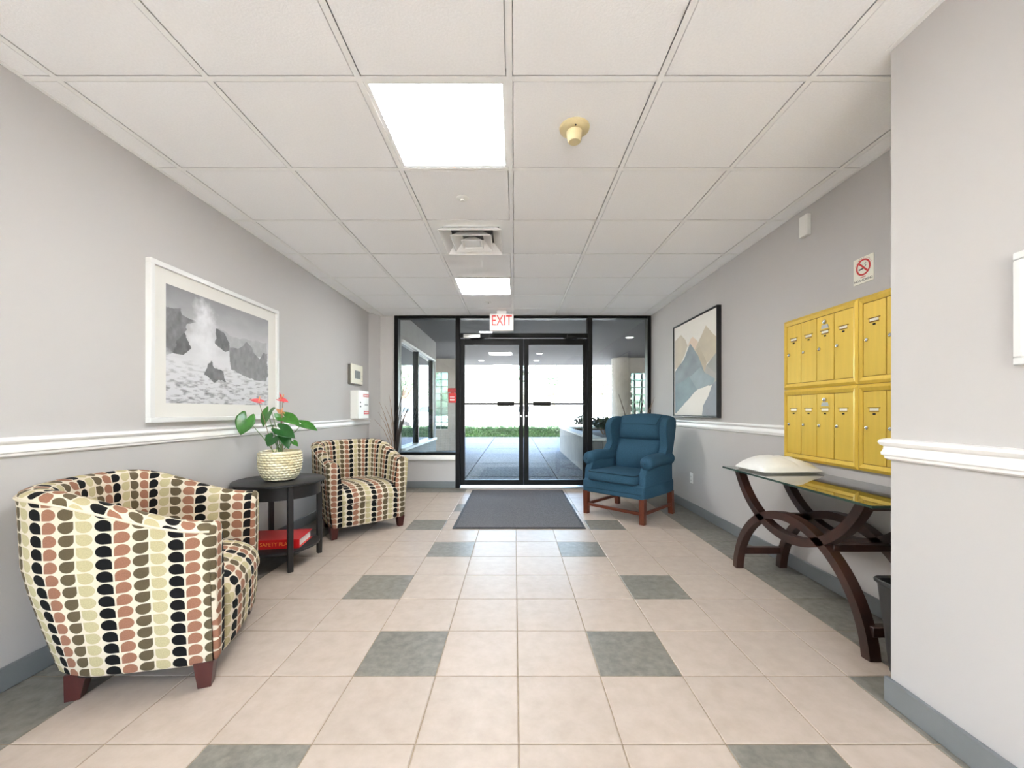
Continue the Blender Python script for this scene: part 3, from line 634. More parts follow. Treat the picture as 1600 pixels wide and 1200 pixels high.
nu = nv = 330; SS = 2
uu, vv = np.meshgrid((np.arange(nu*SS)+0.5)/(nu*SS), (np.arange(nv*SS)+0.5)/(nv*SS))    # u = 0 at the far (left) edge
def W8(zx, zy):
    px, py = 1020+zx/5.4545, 460+zy/5.4545; Y = (XR-0.035)*FPX/(px-CX); z = CAMZ+(CY-py)/FPX*Y; return ((cy1-Y)/(cy1-cy0), (z-cz0)/(cz1-cz0))
art = np.ones(uu.shape+(3,))*np.array([232, 228, 220])/255
xu, xv = uu+(fbm(uu*10, vv*10, 3, 8)-0.5)*0.012, vv+(fbm(uu*10+5, vv*10, 3, 9)-0.5)*0.012
def blob(poly, c, tex=0.10):
    mk = inpoly(xu, xv, [W8(*p) for p in poly])[..., None]; tx = 1+tex*(fbm(uu*6, vv*9, 5, c[0])-0.5)[..., None]
    global art; art = np.where(mk, np.array(c)/255*tx, art)
blob([(190, 400), (240, 345), (275, 385), (297, 440), (270, 520), (225, 620), (190, 640)], (204, 194, 176))
blob([(300, 440), (322, 380), (342, 360), (385, 400), (372, 470), (330, 470)], (226, 206, 186))
blob([(350, 480), (400, 380), (452, 265), (500, 320), (560, 380), (560, 490), (460, 585), (440, 670), (380, 560)], (202, 191, 170))
blob([(365, 470), (400, 440), (460, 580), (440, 660)], (190, 178, 156))
blob([(435, 670), (465, 590), (560, 470), (560, 730), (480, 780)], (164, 164, 160))
blob([(455, 600), (560, 690), (560, 740), (480, 770), (440, 680)], (176, 174, 168))
blob([(190, 660), (222, 612), (262, 560), (318, 420), (350, 468), (385, 520), (420, 610), (440, 665), (520, 740), (490, 770), (380, 808), (200, 1010), (190, 1010)], (140, 151, 157), 0.22)
blob([(240, 740), (330, 690), (405, 620), (442, 670), (530, 715), (515, 755), (380, 808), (310, 700)], (152, 166, 172), 0.2)
blob([(190, 770), (240, 745), (310, 700), (375, 808), (205, 1005), (190, 1010)], (132, 150, 156), 0.22)
blob([(560, 720), (505, 762), (472, 870), (426, 950), (418, 1060), (560, 1060)], (150, 155, 162), 0.15)
art = art.reshape(nv, SS, nu, SS, 3).mean((1, 3))
print_obj('mountain_print', 1, 1, nu, nv, art, vcol_mat('mountain_print', 0.7), t, lambda u, v: (-0.0345, cy1-u*(cy1-cy0)-(QY0+QY1)/2, cz0+v*(cz1-cz0)-QZ0))

# ------------------------------------------------------------------ wall devices on the left wall
t = thing('annunciator_panel', 'cream wall panel with grey window above the first-aid style box', 'control panel', (XL, 5.02, 1.42))
t['label'] = 'cream control panel with grey display above the white wall box'
B().box(0, 0.03, -0.185, 0.185, 0, 0.24, 0.004, 1).obj('back_box', mat('grey_metal', srgb(110, 106, 98), 0.5), t)
fp = B().box(0.03, 0.042, -0.178, 0.186, 0.012, 0.25, 0.004, 1).obj('face_plate', M_CREAM, t)
B().box(0.0425, 0.044, -0.07, 0.10, 0.075, 0.175).obj('display', mat('grey_display', srgb(120, 120, 114), 0.4), fp, False)
for k in range(6): B().box(0.044, 0.0455, -0.065+k*0.028, -0.055+k*0.028, 0.08, 0.17).obj('display_bar', mat('dark_bar', srgb(82, 82, 78), 0.5), fp, False)
for z in (0.05, 0.12): B().lathe([(0.006, 0.042), (0.006, 0.046)], 10, (0, 0.15, z), 'x').obj('screw', M_ALU, fp)
t = thing('fire_plan_box', 'white metal wall box with red bands on the chair rail', 'wall box', (XL, 5.085, 1.0))
B().box(0, 0.09, -0.172, 0.172, 0, 0.345, 0.003, 1).obj('body', M_WHITE, t)
d = B().box(0.09, 0.1, -0.174, 0.174, -0.002, 0.347, 0.003, 1).obj('door', M_WHITE, t)
B().box(0.1, 0.1015, 0.0, 0.174, 0.05, 0.095).obj('red_band', M_RED, d, False); B().box(0.1, 0.1015, -0.02, 0.174, 0.27, 0.31).obj('red_band', mat('faded_red', srgb(214, 120, 120), 0.5), d, False)
for z in (0.283, 0.066): B().box(0.1015, 0.102, 0.02, 0.15, z, z+0.014).obj('band_lettering', mat('pale_print', srgb(240, 214, 210), 0.6), d, False)
B().box(0.1, 0.1015, 0.03, 0.14, 0.165, 0.177).obj('label_strip', mat('grey_print', srgb(140, 140, 140), 0.6), d, False)
B().lathe([(0.011, 0.1), (0.011, 0.108), (0.008, 0.11)], 14, (0, -0.12, 0.15), 'x').obj('lock', M_CHROME, d); B().lathe([(0.008, 0.1), (0.008, 0.106)], 12, (0, -0.115, 0.20), 'x').obj('keyhole', M_DARK, d)

# ------------------------------------------------------------------ mailboxes
def mailbox(lab, y_far, z0, z1, w=0.615):
    t = thing('mailbox_unit', lab, 'mailbox', (XR, y_far, z0), 0, 'gold mailboxes on the wall'); h = z1-z0; f = 0.03; D = 0.03
    B().box(-0.018, 0, -w+0.004, -0.004, 0.004, h-0.004).obj('body', M_GOLDD, t, False)
    # mitred bevelled frame
    o_ = [(-w, 0), (0, 0), (0, h), (-w, h)]; i_ = [(-w+f, f+0.008), (-f, f+0.008), (-f, h-f-0.008), (-w+f, h-f-0.008)]; mid = [((a[0]*0.55+b[0]*0.45), (a[1]*0.55+b[1]*0.45)) for a, b in zip(o_, i_)]
    for k in range(4):
        k2 = (k+1) % 4; b = B()
        def q(p, x): return (x, p[0], p[1])
        b.loft([[q(o_[k], 0.0), q(o_[k], -D*0.7), q(mid[k], -D), q(i_[k], -D*0.8), q(i_[k], 0.0)], [q(o_[k2], 0.0), q(o_[k2], -D*0.7), q(mid[k2], -D), q(i_[k2], -D*0.8), q(i_[k2], 0.0)]])
        b.obj('frame', M_GOLD, t, False)
    dw = (w-2*f)/4
    for k in range(4):
        a1, a0 = -f-k*dw-0.002, -f-(k+1)*dw+0.002; zt = h-f-0.011; zb = f+0.011
        d = B().box(-0.022, -0.016, a0, a1, zb, zt, 0.0015, 1).obj('door', M_GOLD, t); c = (a0+a1)/2; zc = zb+(zt-zb)*0.72-0.02*(k == 9)
        B().box(-0.0235, -0.022, c-0.026, c+0.026, zc+0.006, zc+0.02).obj('name_card', mat('name_card', srgb(250, 246, 228), 0.7), d, False)
        b = B(); b.box(-0.026, -0.022, c-0.036, c+0.036, zc+0.02, zc+0.025); b.box(-0.025, -0.022, c-0.028, c+0.028, zc, zc+0.006); b.obj('card_holder', M_GOLDD, d, False)
        B().box(-0.0245, -0.0218, c-0.008, c+0.007, zc-0.016, zc-0.007).obj('number_plate', M_DARK, d, False)
        lk = B().lathe([(0.010, -0.022), (0.010, -0.027), (0.007, -0.029)], 14, (0, a1-0.022, zb+(zt-zb)*0.50), 'x').obj('lock', M_CHROME, d)
        if k == 2:
            B().lathe([(0.013, -0.022), (0.013, -0.030), (0.009, -0.033)], 16, (0, c, zc+0.075), 'x').obj('master_lock', M_CHROME, d)
            B().prism([(c-0.03, zc+0.035), (c+0.03, zc+0.035), (c+0.022, zc+0.058), (c-0.022, zc+0.058)], -0.025, -0.022, 'x').obj('lock_plate', M_ALU, d, False)
    return t
mailbox('upper gold mailbox unit at the end nearer the mountain painting', 2.861, 1.243, 1.722)
mailbox('lower gold mailbox unit at the end nearer the mountain painting', 2.861, 0.765, 1.241)
mailbox('upper gold mailbox unit partly behind the stepped wall', 2.244, 1.243, 1.722)
mailbox('lower gold mailbox unit partly behind the stepped wall', 2.244, 0.765, 1.241)
# no smoking sign
t = thing('no_smoking_sign', 'no smoking sign with red circle above the mailboxes', 'sign', (XR, 2.234, 1.805))
B().box(-0.003, 0, -0.064, 0.064, 0, 0.145).obj('sign_plate', mat('ivory_card', srgb(234, 231, 218), 0.6), t, False)
b = B(); ring = []
c = (0.0, 0.088)
for k in range(40):
    a = 2*PI*k/40; ring.append([(x, c[0]+r*math.cos(a), c[1]+r*math.sin(a)) for x, r in ((-0.003, 0.046), (-0.0042, 0.046), (-0.0042, 0.037), (-0.003, 0.037))])
ring.append(ring[0]); b.loft(ring, True, False); M_SR = mat('sign_red', srgb(206, 40, 36), 0.5); M_SB = mat('sign_black', srgb(32, 32, 34), 0.6)
b.obj('prohibition_ring', M_SR, t, False)
def bar(n, y0, z0, y1, z1, wd, m, x=-0.004):
    d = Vector((y1-y0, z1-z0)).normalized(); p = Vector((-d.y, d.x))*wd/2
    B().prism([(y0+p.x, z0+p.y), (y1+p.x, z1+p.y), (y1-p.x, z1-p.y), (y0-p.x, z0-p.y)], -0.003, x, 'x').obj(n, m, t, False)
bar('prohibition_bar', 0.030, 0.118, -0.030, 0.058, 0.009, M_SR, -0.0046)
bar('cigarette', 0.028, 0.078, -0.008, 0.082, 0.007, M_SB)
b = B(); b.tube([(-0.0035, -0.012, 0.088), (-0.0035, -0.018, 0.096), (-0.0035, -0.008, 0.104), (-0.0035, -0.018, 0.110)], 0.0016, 5); b.obj('smoke_curl', mat('sign_grey', srgb(120, 124, 120), 0.6), t)
text_mesh('no_smoking_lettering', 'NO SMOKING', 0.0185, M_SB, t, (-0.0034, 0, 0.0165), (PI/2, 0, -PI/2), ext=0.0003)
for k in range(13):
    a = math.radians(20+140*k/12)
    B().box(-0.0036, -0.003, 0.0525*math.cos(a)-0.0022, 0.0525*math.cos(a)+0.0022, 0.088+0.0525*math.sin(a)-0.002, 0.088+0.0525*math.sin(a)+0.002).obj('small_print', mat('faded_sign_red', srgb(204, 150, 140), 0.6), t, False)
B().box(-0.0036, -0.003, -0.016, 0.018, 0.031, 0.037).obj('small_print', mat('faded_sign_red', srgb(204, 150, 140)), t, False)
# small white sensor, outlet, notice frame
t = thing('wall_sensor', 'small white box high on the wall under the ceiling', 'sensor', (XR, 2.665, 2.25))
B().box(-0.03, 0, -0.036, 0.036, 0, 0.137, 0.004, 2).obj('housing', M_WHITE, t); B().box(-0.032, -0.03, -0.026, 0.026, 0.012, 0.11, 0.001, 1).obj('cover', M_WHITE, t)
t = thing('wall_outlet', 'white power outlet low on the wall beside the blue chair', 'outlet', (XR, 4.40, 0.305))
B().box(-0.006, 0, -0.036, 0.036, 0, 0.115, 0.003, 2).obj('plate', M_WHITE, t)
for z in (0.03, 0.073):
    s_ = B().box(-0.008, -0.006, -0.017, 0.017, z-0.014, z+0.014, 0.0015, 1).obj('socket', M_WHITE, t); B().box(-0.0085, -0.008, -0.009, -0.006, z-0.006, z+0.006).box(-0.0085, -0.008, 0.006, 0.009, z-0.006, z+0.006).obj('slot', M_DARK, s_, False)
t = thing('notice_frame', 'white notice frame on the stepped wall', 'notice board', (CXW, 0.91, 1.222))
B().box(-0.008, 0, -0.2, 0.2, 0.02, 0.295).obj('backing', mat('notice_paper', srgb(208, 208, 204), 0.7), t, False)
for it in ((-0.22, 0.22, 0, 0.022), (-0.22, 0.22, 0.293, 0.315), (-0.22, -0.198, 0.022, 0.293), (0.198, 0.22, 0.022, 0.293)): B().box(-0.018, 0, it[0], it[1], it[2], it[3], 0.003, 1).obj('frame', M_FR, t)

# ------------------------------------------------------------------ console table
TYc, FX, BX = 2.30, 1.572, 1.875
t = thing('console_table', 'glass topped console table with crossing dark wood arcs', 'console table', ((FX+BX)/2, TYc, 0))
cxm = (FX+BX)/2
def arc_beam(name, xo, pts, wd, dp, m):
    rings = []
    for i, p in enumerate(pts):
        a, b2 = pts[max(i-1, 0)], pts[min(i+1, len(pts)-1)]; d = Vector((b2[0]-a[0], b2[1]-a[1])).normalized(); nn = Vector((-d.y, d.x))*wd/2
        rings.append([(xo-dp/2, p[0]+nn.x, p[1]+nn.y), (xo+dp/2, p[0]+nn.x, p[1]+nn.y), (xo+dp/2, p[0]-nn.x, p[1]-nn.y), (xo-dp/2, p[0]-nn.x, p[1]-nn.y)])
    return B().loft(rings).obj(name, m, t, True, 50)
def circ(half, zend, zmid, n=34):
    hgt = abs(zmid-zend); R = (half*half+hgt*hgt)/(2*hgt); sg = 1 if zmid > zend else -1; zc = zmid-sg*R; am = math.asin(min(1, half/R)) if hgt <= R else PI-math.asin(half/R)
    return [(R*math.sin(-am+2*am*k/n), zc+sg*R*math.cos(-am+2*am*k/n)) for k in range(n+1)]
for xo in (FX-cxm, BX-cxm):
    arc_beam('lower_arch', xo, circ(0.527, 0.0, 0.485), 0.046, 0.05, M_ESP)
    arc_beam('upper_arch', xo, circ(0.505, 0.690, 0.37), 0.046, 0.05, M_ESP)
for y in (-0.512, 0.512): B().box(FX-cxm, BX-cxm, y-0.022, y+0.022, 0.655, 0.692, 0.003, 1).obj('top_rail', M_ESP, t)
for y in (-0.518, 0.518): B().box(FX-cxm, BX-cxm, y-0.02, y+0.02, 0.10, 0.145, 0.003, 1).obj('foot_rail', M_ESP, t)
for y in (-0.30, 0.30): B().box(FX-cxm, BX-cxm, y-0.02, y+0.02, 0.40, 0.435, 0.003, 1).obj('stretcher', M_ESP, t)
M_TG = glass('table_glass', (0.86, 0.92, 0.89), 1.6, 0.02)
gb = B().box(1.47-cxm, 1.925-cxm, 1.655-TYc, 2.842-TYc, 0.694, 0.705).obj('glass_top', M_TG, t, False); gb.data.materials.append(mat('glass_edge', srgb(40, 62, 54), 0.15))
for p in gb.data.polygons:
    if abs(p.normal.z) < 0.5: p.material_index = 1
for y in (-0.51, 0.51):
    for x in (FX, BX): B().lathe([(0.01, 0.6915), (0.01, 0.6945)], 10, (x-cxm, y, 0)).obj('glass_pad', M_DARK, t)
# mailer on the glass
t = thing('padded_mailer', 'puffy white plastic mailing bag on the glass console', 'mailing bag', (1.715, 2.625, 0.7052), math.radians(4))
def bagfn(top):
    def fn(u, v):
        x, y = (u-0.5)*0.39, (v-0.5)*0.30; e = max(0, (1-abs(2*u-1)**2.6))*max(0, (1-abs(2*v-1)**2.6)); e = e**0.55
        hgt = 0.098*e*(0.78+0.35*(1-u)) ; wr = u*(0.006*math.sin(u*26+v*9)+0.004*math.sin(u*9-v*27))*e-0.012*math.exp(-((u-0.5+0.25*(v-0.5))/0.035)**2)*e
        z = 0.012+(hgt*0.9+wr if top else -0.0115*min(1, e*3)); return (x, y, max(z, 0.0005)), (u, v)
    return fn
M_BAG = mat('white_poly', srgb(226, 225, 220), 0.28, noise=0.03, scale=15, bump=0.2)
grid('bag_top', bagfn(True), 56, 44, M_BAG, t); grid('bag_underside', bagfn(False), 24, 18, M_BAG, t, flip=True)
# waste bin
t = thing('waste_bin', 'black plastic waste bin beside the console table', 'bin', (1.685, 1.622, 0.0))
def rr(w, d, z, r=0.03, n=5):
    out = []
    for cx2, cy2, a0 in ((w-r, d-r, 0), (-w+r, d-r, 90), (-w+r, -d+r, 180), (w-r, -d+r, 270)):
        for k in range(n+1): a = math.radians(a0+90*k/n); out.append((cx2+r*math.cos(a), cy2+r*math.sin(a), z))
    return out
M_BIN = mat('black_bin_plastic', srgb(52, 52, 52), 0.5, noise=0.1, scale=8)
B().loft([rr(0.115, 0.075, 0.0), rr(0.118, 0.078, 0.01), rr(0.158, 0.092, 0.375), rr(0.152, 0.086, 0.375), rr(0.113, 0.073, 0.012)]).obj('body', M_BIN, t)
B().loft([rr(0.158, 0.092, 0.372), rr(0.166, 0.098, 0.378), rr(0.167, 0.099, 0.388), rr(0.163, 0.096, 0.393), rr(0.152, 0.087, 0.386), rr(0.152, 0.087, 0.374)], caps=False).obj('rim', M_BIN, t)

# ------------------------------------------------------------------ blue wing chair
t = thing('wing_chair', 'blue upholstered wing chair with wooden legs by the entrance', 'armchair', (1.219, 4.307, 0), math.radians(224.6))
B().box(-0.33, 0.335, -0.355, 0.355, 0.235, 0.375, 0.025, 3).obj('seat_base', M_BLUE, t)
B().box(0.333, 0.339, -0.33, 0.33, 0.285, 0.29).obj('base_welt', M_BLUED, t, False)
cu = B().box(-0.22, 0.365, -0.272, 0.272, 0.362, 0.475, 0.035, 4).obj('seat_cushion', M_BLUE, t)
for z in (0.462, 0.378):
    pts = [(p[0]+0.073, p[1], z) for p in rr(0.2895, 0.2695, 0, 0.04, 4)]; B().tube(pts+[pts[0], pts[1]], 0.0055, 6).obj('piping', M_BLUED, cu)
# back: lower lumbar pillow + upper head roll
lean = lambda z: -0.175-0.17*((z-0.42)/0.63)
def back(name, z0, z1, depth, hw, crown):
    V, F = [], []; ny, nz = 20, 14
    for side in (0, 1):
        for j in range(nz+1):
            q = j/nz; 
            for i in range(ny+1):
                y = -hw+2*hw*i/ny; e = abs(y/hw); z = z0+(z1+crown*(1-e*e)-z0)*q
                bu = depth*(math.sin(PI*min(max(q, 0), 1))**0.55)*(1-e**5)**0.6 if not side else 0.0
                if not side and name == 'lumbar_pillow': bu -= 0.018*math.exp(-((y-0.03)/0.018)**2)*(1-q)
                V.append((lean(z)+bu if not side else lean(z)-0.10, y, z))
    k = ny+1; off = (nz+1)*k
    for s in (0, 1):
        for j in range(nz):
            for i in range(ny):
                a = s*off+j*k+i; f = (a, a+1, a+k+1, a+k); F.append(f if s else f[::-1])
    for j in range(nz):
        for i in (0, ny): a = j*k+i; F.append((a, a+k, off+a+k, off+a))
    for i in range(ny):
        for j in (0, nz): a = j*k+i; F.append((a, a+1, off+a+1, off+a))
    return pydata(name, V, F, M_BLUE, t, None, True, 60)
back('lumbar_pillow', 0.42, 0.785, 0.105, 0.275, 0.0)
hr = back('head_roll', 0.775, 1.035, 0.085, 0.28, 0.03)
B().tube([(lean(0.93)+0.082, y, 0.945+0.004*math.cos(y*9)) for y in np.linspace(-0.2, 0.2, 12)]+[(lean(0.98)+0.06, 0.215, 1.0), (lean(1.04)+0.02, 0.222, 1.045)], 0.003, 5).obj('seam', M_BLUED, hr)
B().prism([(-0.20, 0.24), (-0.30, 0.24), (-0.345, 0.5), (-0.46, 1.02), (-0.36, 1.04), (-0.28, 0.6)], -0.285, 0.285, 'y', 0.012).obj('back_panel', M_BLUE, t)
for s in (-1, 1):
    # wing, flaring outwards towards its front edge
    outl = [(-0.44, 1.0), (-0.36, 1.035), (-0.26, 1.035), (-0.17, 1.01), (-0.115, 0.95), (-0.115, 0.86), (-0.15, 0.77), (-0.135, 0.70), (-0.08, 0.645), (-0.05, 0.58), (-0.30, 0.55), (-0.36, 0.75)]
    rings = []
    for yy, sh in ((0.262, 0.93), (0.27, 0.985), (0.285, 1.0), (0.325, 1.0), (0.34, 0.985), (0.345, 0.95)):
        cxp, czp = -0.25, 0.8; rings.append([(cxp+(x-cxp)*sh, s*(yy+0.12*max(0, x+0.30)), czp+(z-czp)*sh) for x, z in outl])
    ob = B().loft(rings).obj('wing', M_BLUE, t, True, 75)
    md = ob.modifiers.new('soft', 'SUBSURF'); md.levels = 2; md.render_levels = 2
    # arm: upright panel and outward roll
    B().prism([(-0.31, 0.24), (0.30, 0.24), (0.315, 0.36), (0.285, 0.48), (0.25, 0.56), (0.20, 0.60), (-0.30, 0.60)], s*0.278, s*0.352, 'y', 0.022, 3).obj('arm_panel', M_BLUE, t)
    prof = []
    xsn = [-0.26, -0.2, -0.05, 0.1, 0.2, 0.245, 0.272, 0.285]; rs = [1, 1, 1, 1.03, 1.06, 1.04, 0.8, 0.3]
    rings = [[(x, s*(0.325+0.012*(x > 0.05)+0.066*r*math.cos(2*PI*k/20)), 0.598-0.02*max(0, x-0.1)/0.18+0.068*r*math.sin(2*PI*k/20)) for k in range(20)] for x, r in zip(xsn, rs)]
    ar = B().loft(rings).obj('arm_roll', M_BLUE, t, True, 75)
    for k in range(9):
        a = math.radians(200+k*40); p0 = (0.2855, s*0.337, 0.578); p1 = (0.264, s*(0.337+0.056*math.cos(a)), 0.578+0.058*math.sin(a)); B().tube([p0, ((p0[0]+p1[0])/2+0.004, (p0[1]+p1[1])/2, (p0[2]+p1[2])/2), p1], 0.0018, 4).obj('pleat', M_BLUED, ar)
    for x in (0.30, -0.30):
        q = lambda xx, z, w: [(xx-w, s*0.325-w, z), (xx+w, s*0.325-w, z), (xx+w, s*0.325+w, z), (xx-w, s*0.325+w, z)]
        B().loft([q(x if x > 0 else x-0.03, 0, 0.024), q(x, 0.25, 0.027)]).obj('leg', M_RWOOD, t, False)
    B().box(-0.31, 0.30, s*0.325-0.012, s*0.325+0.012, 0.085, 0.115, 0.002, 1).obj('stretcher', M_RWOOD, t)
B().box(0.288, 0.312, -0.325, 0.325, 0.085, 0.115, 0.002, 1).obj('stretcher', M_RWOOD, t)

# ------------------------------------------------------------------ vases of twigs in the front corners
M_TW = mat('dry_twig', srgb(52, 42, 38), 0.8); M_TWP = mat('pale_twig', srgb(150, 128, 110), 0.8)
def vase(lab, x, y, lean_x, h0, tops):
    t = thing('twig_vase', lab, 'vase', (x, y, 0), 0, 'floor vases with twigs')
    B().lathe([(0.06, 0.0), (0.075, 0.02), (0.095, 0.2), (0.085, 0.38), (0.05, 0.5), (0.055, 0.54), (0.045, 0.54), (0.04, 0.48)], 24).obj('vase', mat('black_ceramic', srgb(30, 29, 30), 0.3), t)
    for (dx, dy, z, dk) in tops:
        j = random.uniform(-0.02, 0.02); r = 0.0075 if dk else 0.0042
        B().tube([(j, j*0.7, 0.3), (j+dx*0.25, dy*0.25, 0.3+(z-0.3)*0.5), (j+dx*0.62+random.uniform(-.02, .02), dy*0.6, 0.3+(z-0.3)*0.8), (dx, dy, z)], [r, r, r*0.8, r*0.4], 5).obj('twig', M_TW if dk else M_TWP, t)
    return t
vase('dark vase of dry twigs in the corner behind the patterned chair', -1.60, 5.42, 0, 0, [(0.03, -0.05, 1.10, 1), (0.10, -0.06, 1.26, 1), (0.15, 0.02, 1.22, 1), (0.20, -0.04, 1.17, 1), (0.07, 0.05, 1.3, 1), (0.17, 0.05, 1.12, 1), (0.13, -0.02, 1.05, 1), (0.22, 0.03, 1.25, 1), (-0.06, -0.04, 1.25, 0), (-0.14, -0.02, 1.18, 0), (-0.20, -0.05, 1.22, 0), (-0.26, -0.06, 0.98, 0), (-0.10, 0.04, 1.32, 0), (-0.17, 0.03, 1.05, 0), (-0.24, 0.02, 1.08, 0)])
vase('dark vase of dry twigs in the corner behind the blue chair', 1.62, 5.42, 0, 0, [(-0.22, -0.02, 1.32, 1), (-0.05, -0.04, 1.37, 1), (0.0, 0.0, 1.3, 1), (0.08, -0.03, 1.35, 1), (0.05, 0.04, 1.25, 1), (0.13, 0.0, 1.28, 1), (0.25, -0.06, 1.28, 0), (0.2, -0.1, 1.2, 0)])

# ------------------------------------------------------------------ outside: porch
M_STUC = mat('grey_stucco', srgb(74, 74, 75), 0.9, noise=0.1, scale=4, bump=0.6, bscale=80, stretch=(0.4, 2.5, 1))
M_EXT = mat('exterior_render', srgb(150, 147, 142), 0.9, noise=0.08, scale=5, bump=0.4, bscale=60)
M_AGG = mat('exposed_aggregate', srgb(88, 87, 86), 0.85, col2=srgb(40, 40, 41), scale=26, bump=1.0, ramp=(0.44, 0.56), rnd=0.04)
PZ = 2.55
gr = struct(B().box(-40, 40, YF+0.15, 90, -0.3, -0.045).obj('ground', mat('asphalt', srgb(186, 184, 180), 0.9, noise=0.1, scale=3), None, False), 'pale paved ground outside the entrance', 'ground')
sl_x = [-5.3, -3.8, -2.3, -0.8, 0.7, 2.2, 3.7, 5.2]; sl_y = [YF+0.15, 6.75, 8.45, 10.15, 11.85, 13.55, 15.25, 16.95]
for i in range(len(sl_x)-1):
    for j in range(len(sl_y)-1): B().box(sl_x[i]+0.008, sl_x[i+1]-0.008, sl_y[j]+0.008, sl_y[j+1]-0.008, -0.05, -0.005, 0.004, 1).obj('paving_slab', M_AGG, gr, False)
struct(B().box(-9, 9, YB-1.55, 12.9, 3.05, 10.3).obj('upper_shade_block', M_EXT, None, False), 'unseen pale upper storeys added above the lobby to shade the porch', 'wall')  # added out of view: shades the paving, rear overhang blocks direct sun
struct(B().box(-5.3, 5.3, YF+0.15, 12.9, PZ, PZ+0.45).obj('ceiling_porch', M_STUC, None, False), 'grey stucco porch ceiling outside the doors', 'ceiling')
for k, (x, y) in enumerate(((0.64, 10.2), (2.28, 7.95), (-0.95, 11.6), (0.64, 11.6))):
    tt = thing('porch_downlight', ['small round downlight in the porch ceiling outside the doors', 'small round downlight in the porch ceiling beyond the side window', 'small round downlight at the porch edge by the glass-block corner', 'small round downlight at the porch edge over the paving'][k], 'downlight', (x, y, PZ), 0, 'porch downlights')
    B().lathe([(0.085, 0.001), (0.085, -0.008), (0.065, -0.01)], 20).obj('trim_ring', M_WHITE, tt); B().lathe([(0.062, -0.0085), (0.062, -0.011)], 20).obj('lens', mat('downlight_lens', (1, 0.97, 0.9, 1), 0.5, emit=3.0), tt)
# left wing of the building with its window
WX, WY1 = -1.667, 8.56
b = B(); b.box(WX-0.2, WX, YF+0.15, WY1, 2.155, PZ); b.box(WX-0.2, WX, YF+0.15, WY1, -0.05, 0.5); b.box(WX-0.2, WX, WY1-0.18, WY1, 0.5, 2.155); b.box(-5.3, WX-0.2, WY1-0.2, WY1, -0.05, PZ); b.box(WX-0.2, WX, YF+0.15, YF+0.22, 0.5, 2.155)
struct(b.obj('wall_porch_left', M_EXT, None, False), 'pale rendered wall of the building wing beside the porch', 'wall')
w4 = thing('window_4', 'ribbon window in the building wing beside the porch', 'window', (WX, 0, 0), 0, None, 'structure')
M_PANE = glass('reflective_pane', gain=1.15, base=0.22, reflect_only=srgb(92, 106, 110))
edges = [YF+0.22, 6.97, 8.22, WY1-0.18]
for y in edges[1:-1]: B().box(-0.06, 0.012, y-0.035, y+0.035, 0.53, 2.13, 0.004, 1).obj('mullion', M_BLACKM, w4)
B().box(-0.06, 0.03, edges[0], edges[-1], 2.115, 2.155, 0.004, 1).obj('window_head', M_WALLT, w4); B().box(-0.08, 0.06, edges[0], edges[-1], 0.5, 0.545, 0.006, 1).obj('window_sill', M_WALLT, w4)
for a, c in zip(edges[:-1], edges[1:]): B().box(-0.045, -0.035, a, c, 0.54, 2.12).obj('pane', M_PANE, w4, False)
# glass-block end walls of the porch
M_GB = glass('glass_block', (0.30, 0.37, 0.35), 1.2, 0.10, 0.10)
M_GBI = mat('glass_block_body', srgb(206, 222, 216), 0.12, col2=srgb(150, 172, 166), scale=16, spec=0.8)
def block_wall(wname, nname, lab, lab2, y, x0, x1, wx0, nx, wz0, nz):
    S_ = 0.2; wx1, wz1 = wx0+nx*S_, wz0+nz*S_
    b = B()
    for it in ((x0, wx0, -0.05, PZ), (wx1, x1, -0.05, PZ), (wx0, wx1, -0.05, wz0), (wx0, wx1, wz1, PZ)):
        if it[1] > it[0]+1e-4: b.box(it[0], it[1], y, y+0.2, it[2], it[3])
    struct(b.obj(wname, M_EXT, None, False), lab, 'wall')
    gwn = thing(nname, lab2, 'window', (wx0, y, wz0), 0, None, 'structure')
    B().box(0, nx*S_, 0.07, 0.12, 0, nz*S_).obj('mortar', mat('block_mortar', srgb(196, 198, 194), 0.9), gwn, False) if False else None
    bm = B()
    for i in range(nx+1): bm.box(max(0, i*S_-0.006), min(nx*S_, i*S_+0.006), 0.045, 0.155, 0, nz*S_)
    for k in range(nz+1): bm.box(0, nx*S_, 0.046, 0.154, max(0, k*S_-0.006), min(nz*S_, k*S_+0.006))
    bm.obj('mortar_grid', mat('block_mortar', srgb(196, 198, 194), 0.9), gwn, False)
    me = B().box(-0.094, 0.094, 0.04, 0.16, -0.094, 0.094, 0.014, 2).mesh('glass_block'); me.materials.append(M_GB)
    for i in range(nx):
        for k in range(nz): ob = link('glass_block', me, None, gwn); ob.location = ((i+0.5)*S_, 0, (k+0.5)*S_)
block_wall('wall_porch_end_left', 'window_5', 'pale wall at the far corner of the porch, beyond the building wing', 'glass-block window beyond the building wing', 11.2, -5.3, -1.62, -3.05, 6, 0.58, 8)
block_wall('wall_porch_end_right', 'window_6', 'pale wall at the far corner of the porch, beyond the planter', 'glass-block window beyond the concrete planter', 11.0, 3.0, 5.3, 3.12, 6, 0.54, 8)
tag(B().lathe([(0.27, -0.045), (0.27, PZ)], 32, (2.98, 11.2, 0)).obj('porch_column', M_EXT), 'round pale porch column beside the planter', 'column')
struct(B().box(5.1, 5.3, YF+0.15, 11.0, -0.05, PZ).obj('wall_porch_right', M_EXT, None, False), 'pale side wall of the porch beyond the planter', 'wall')
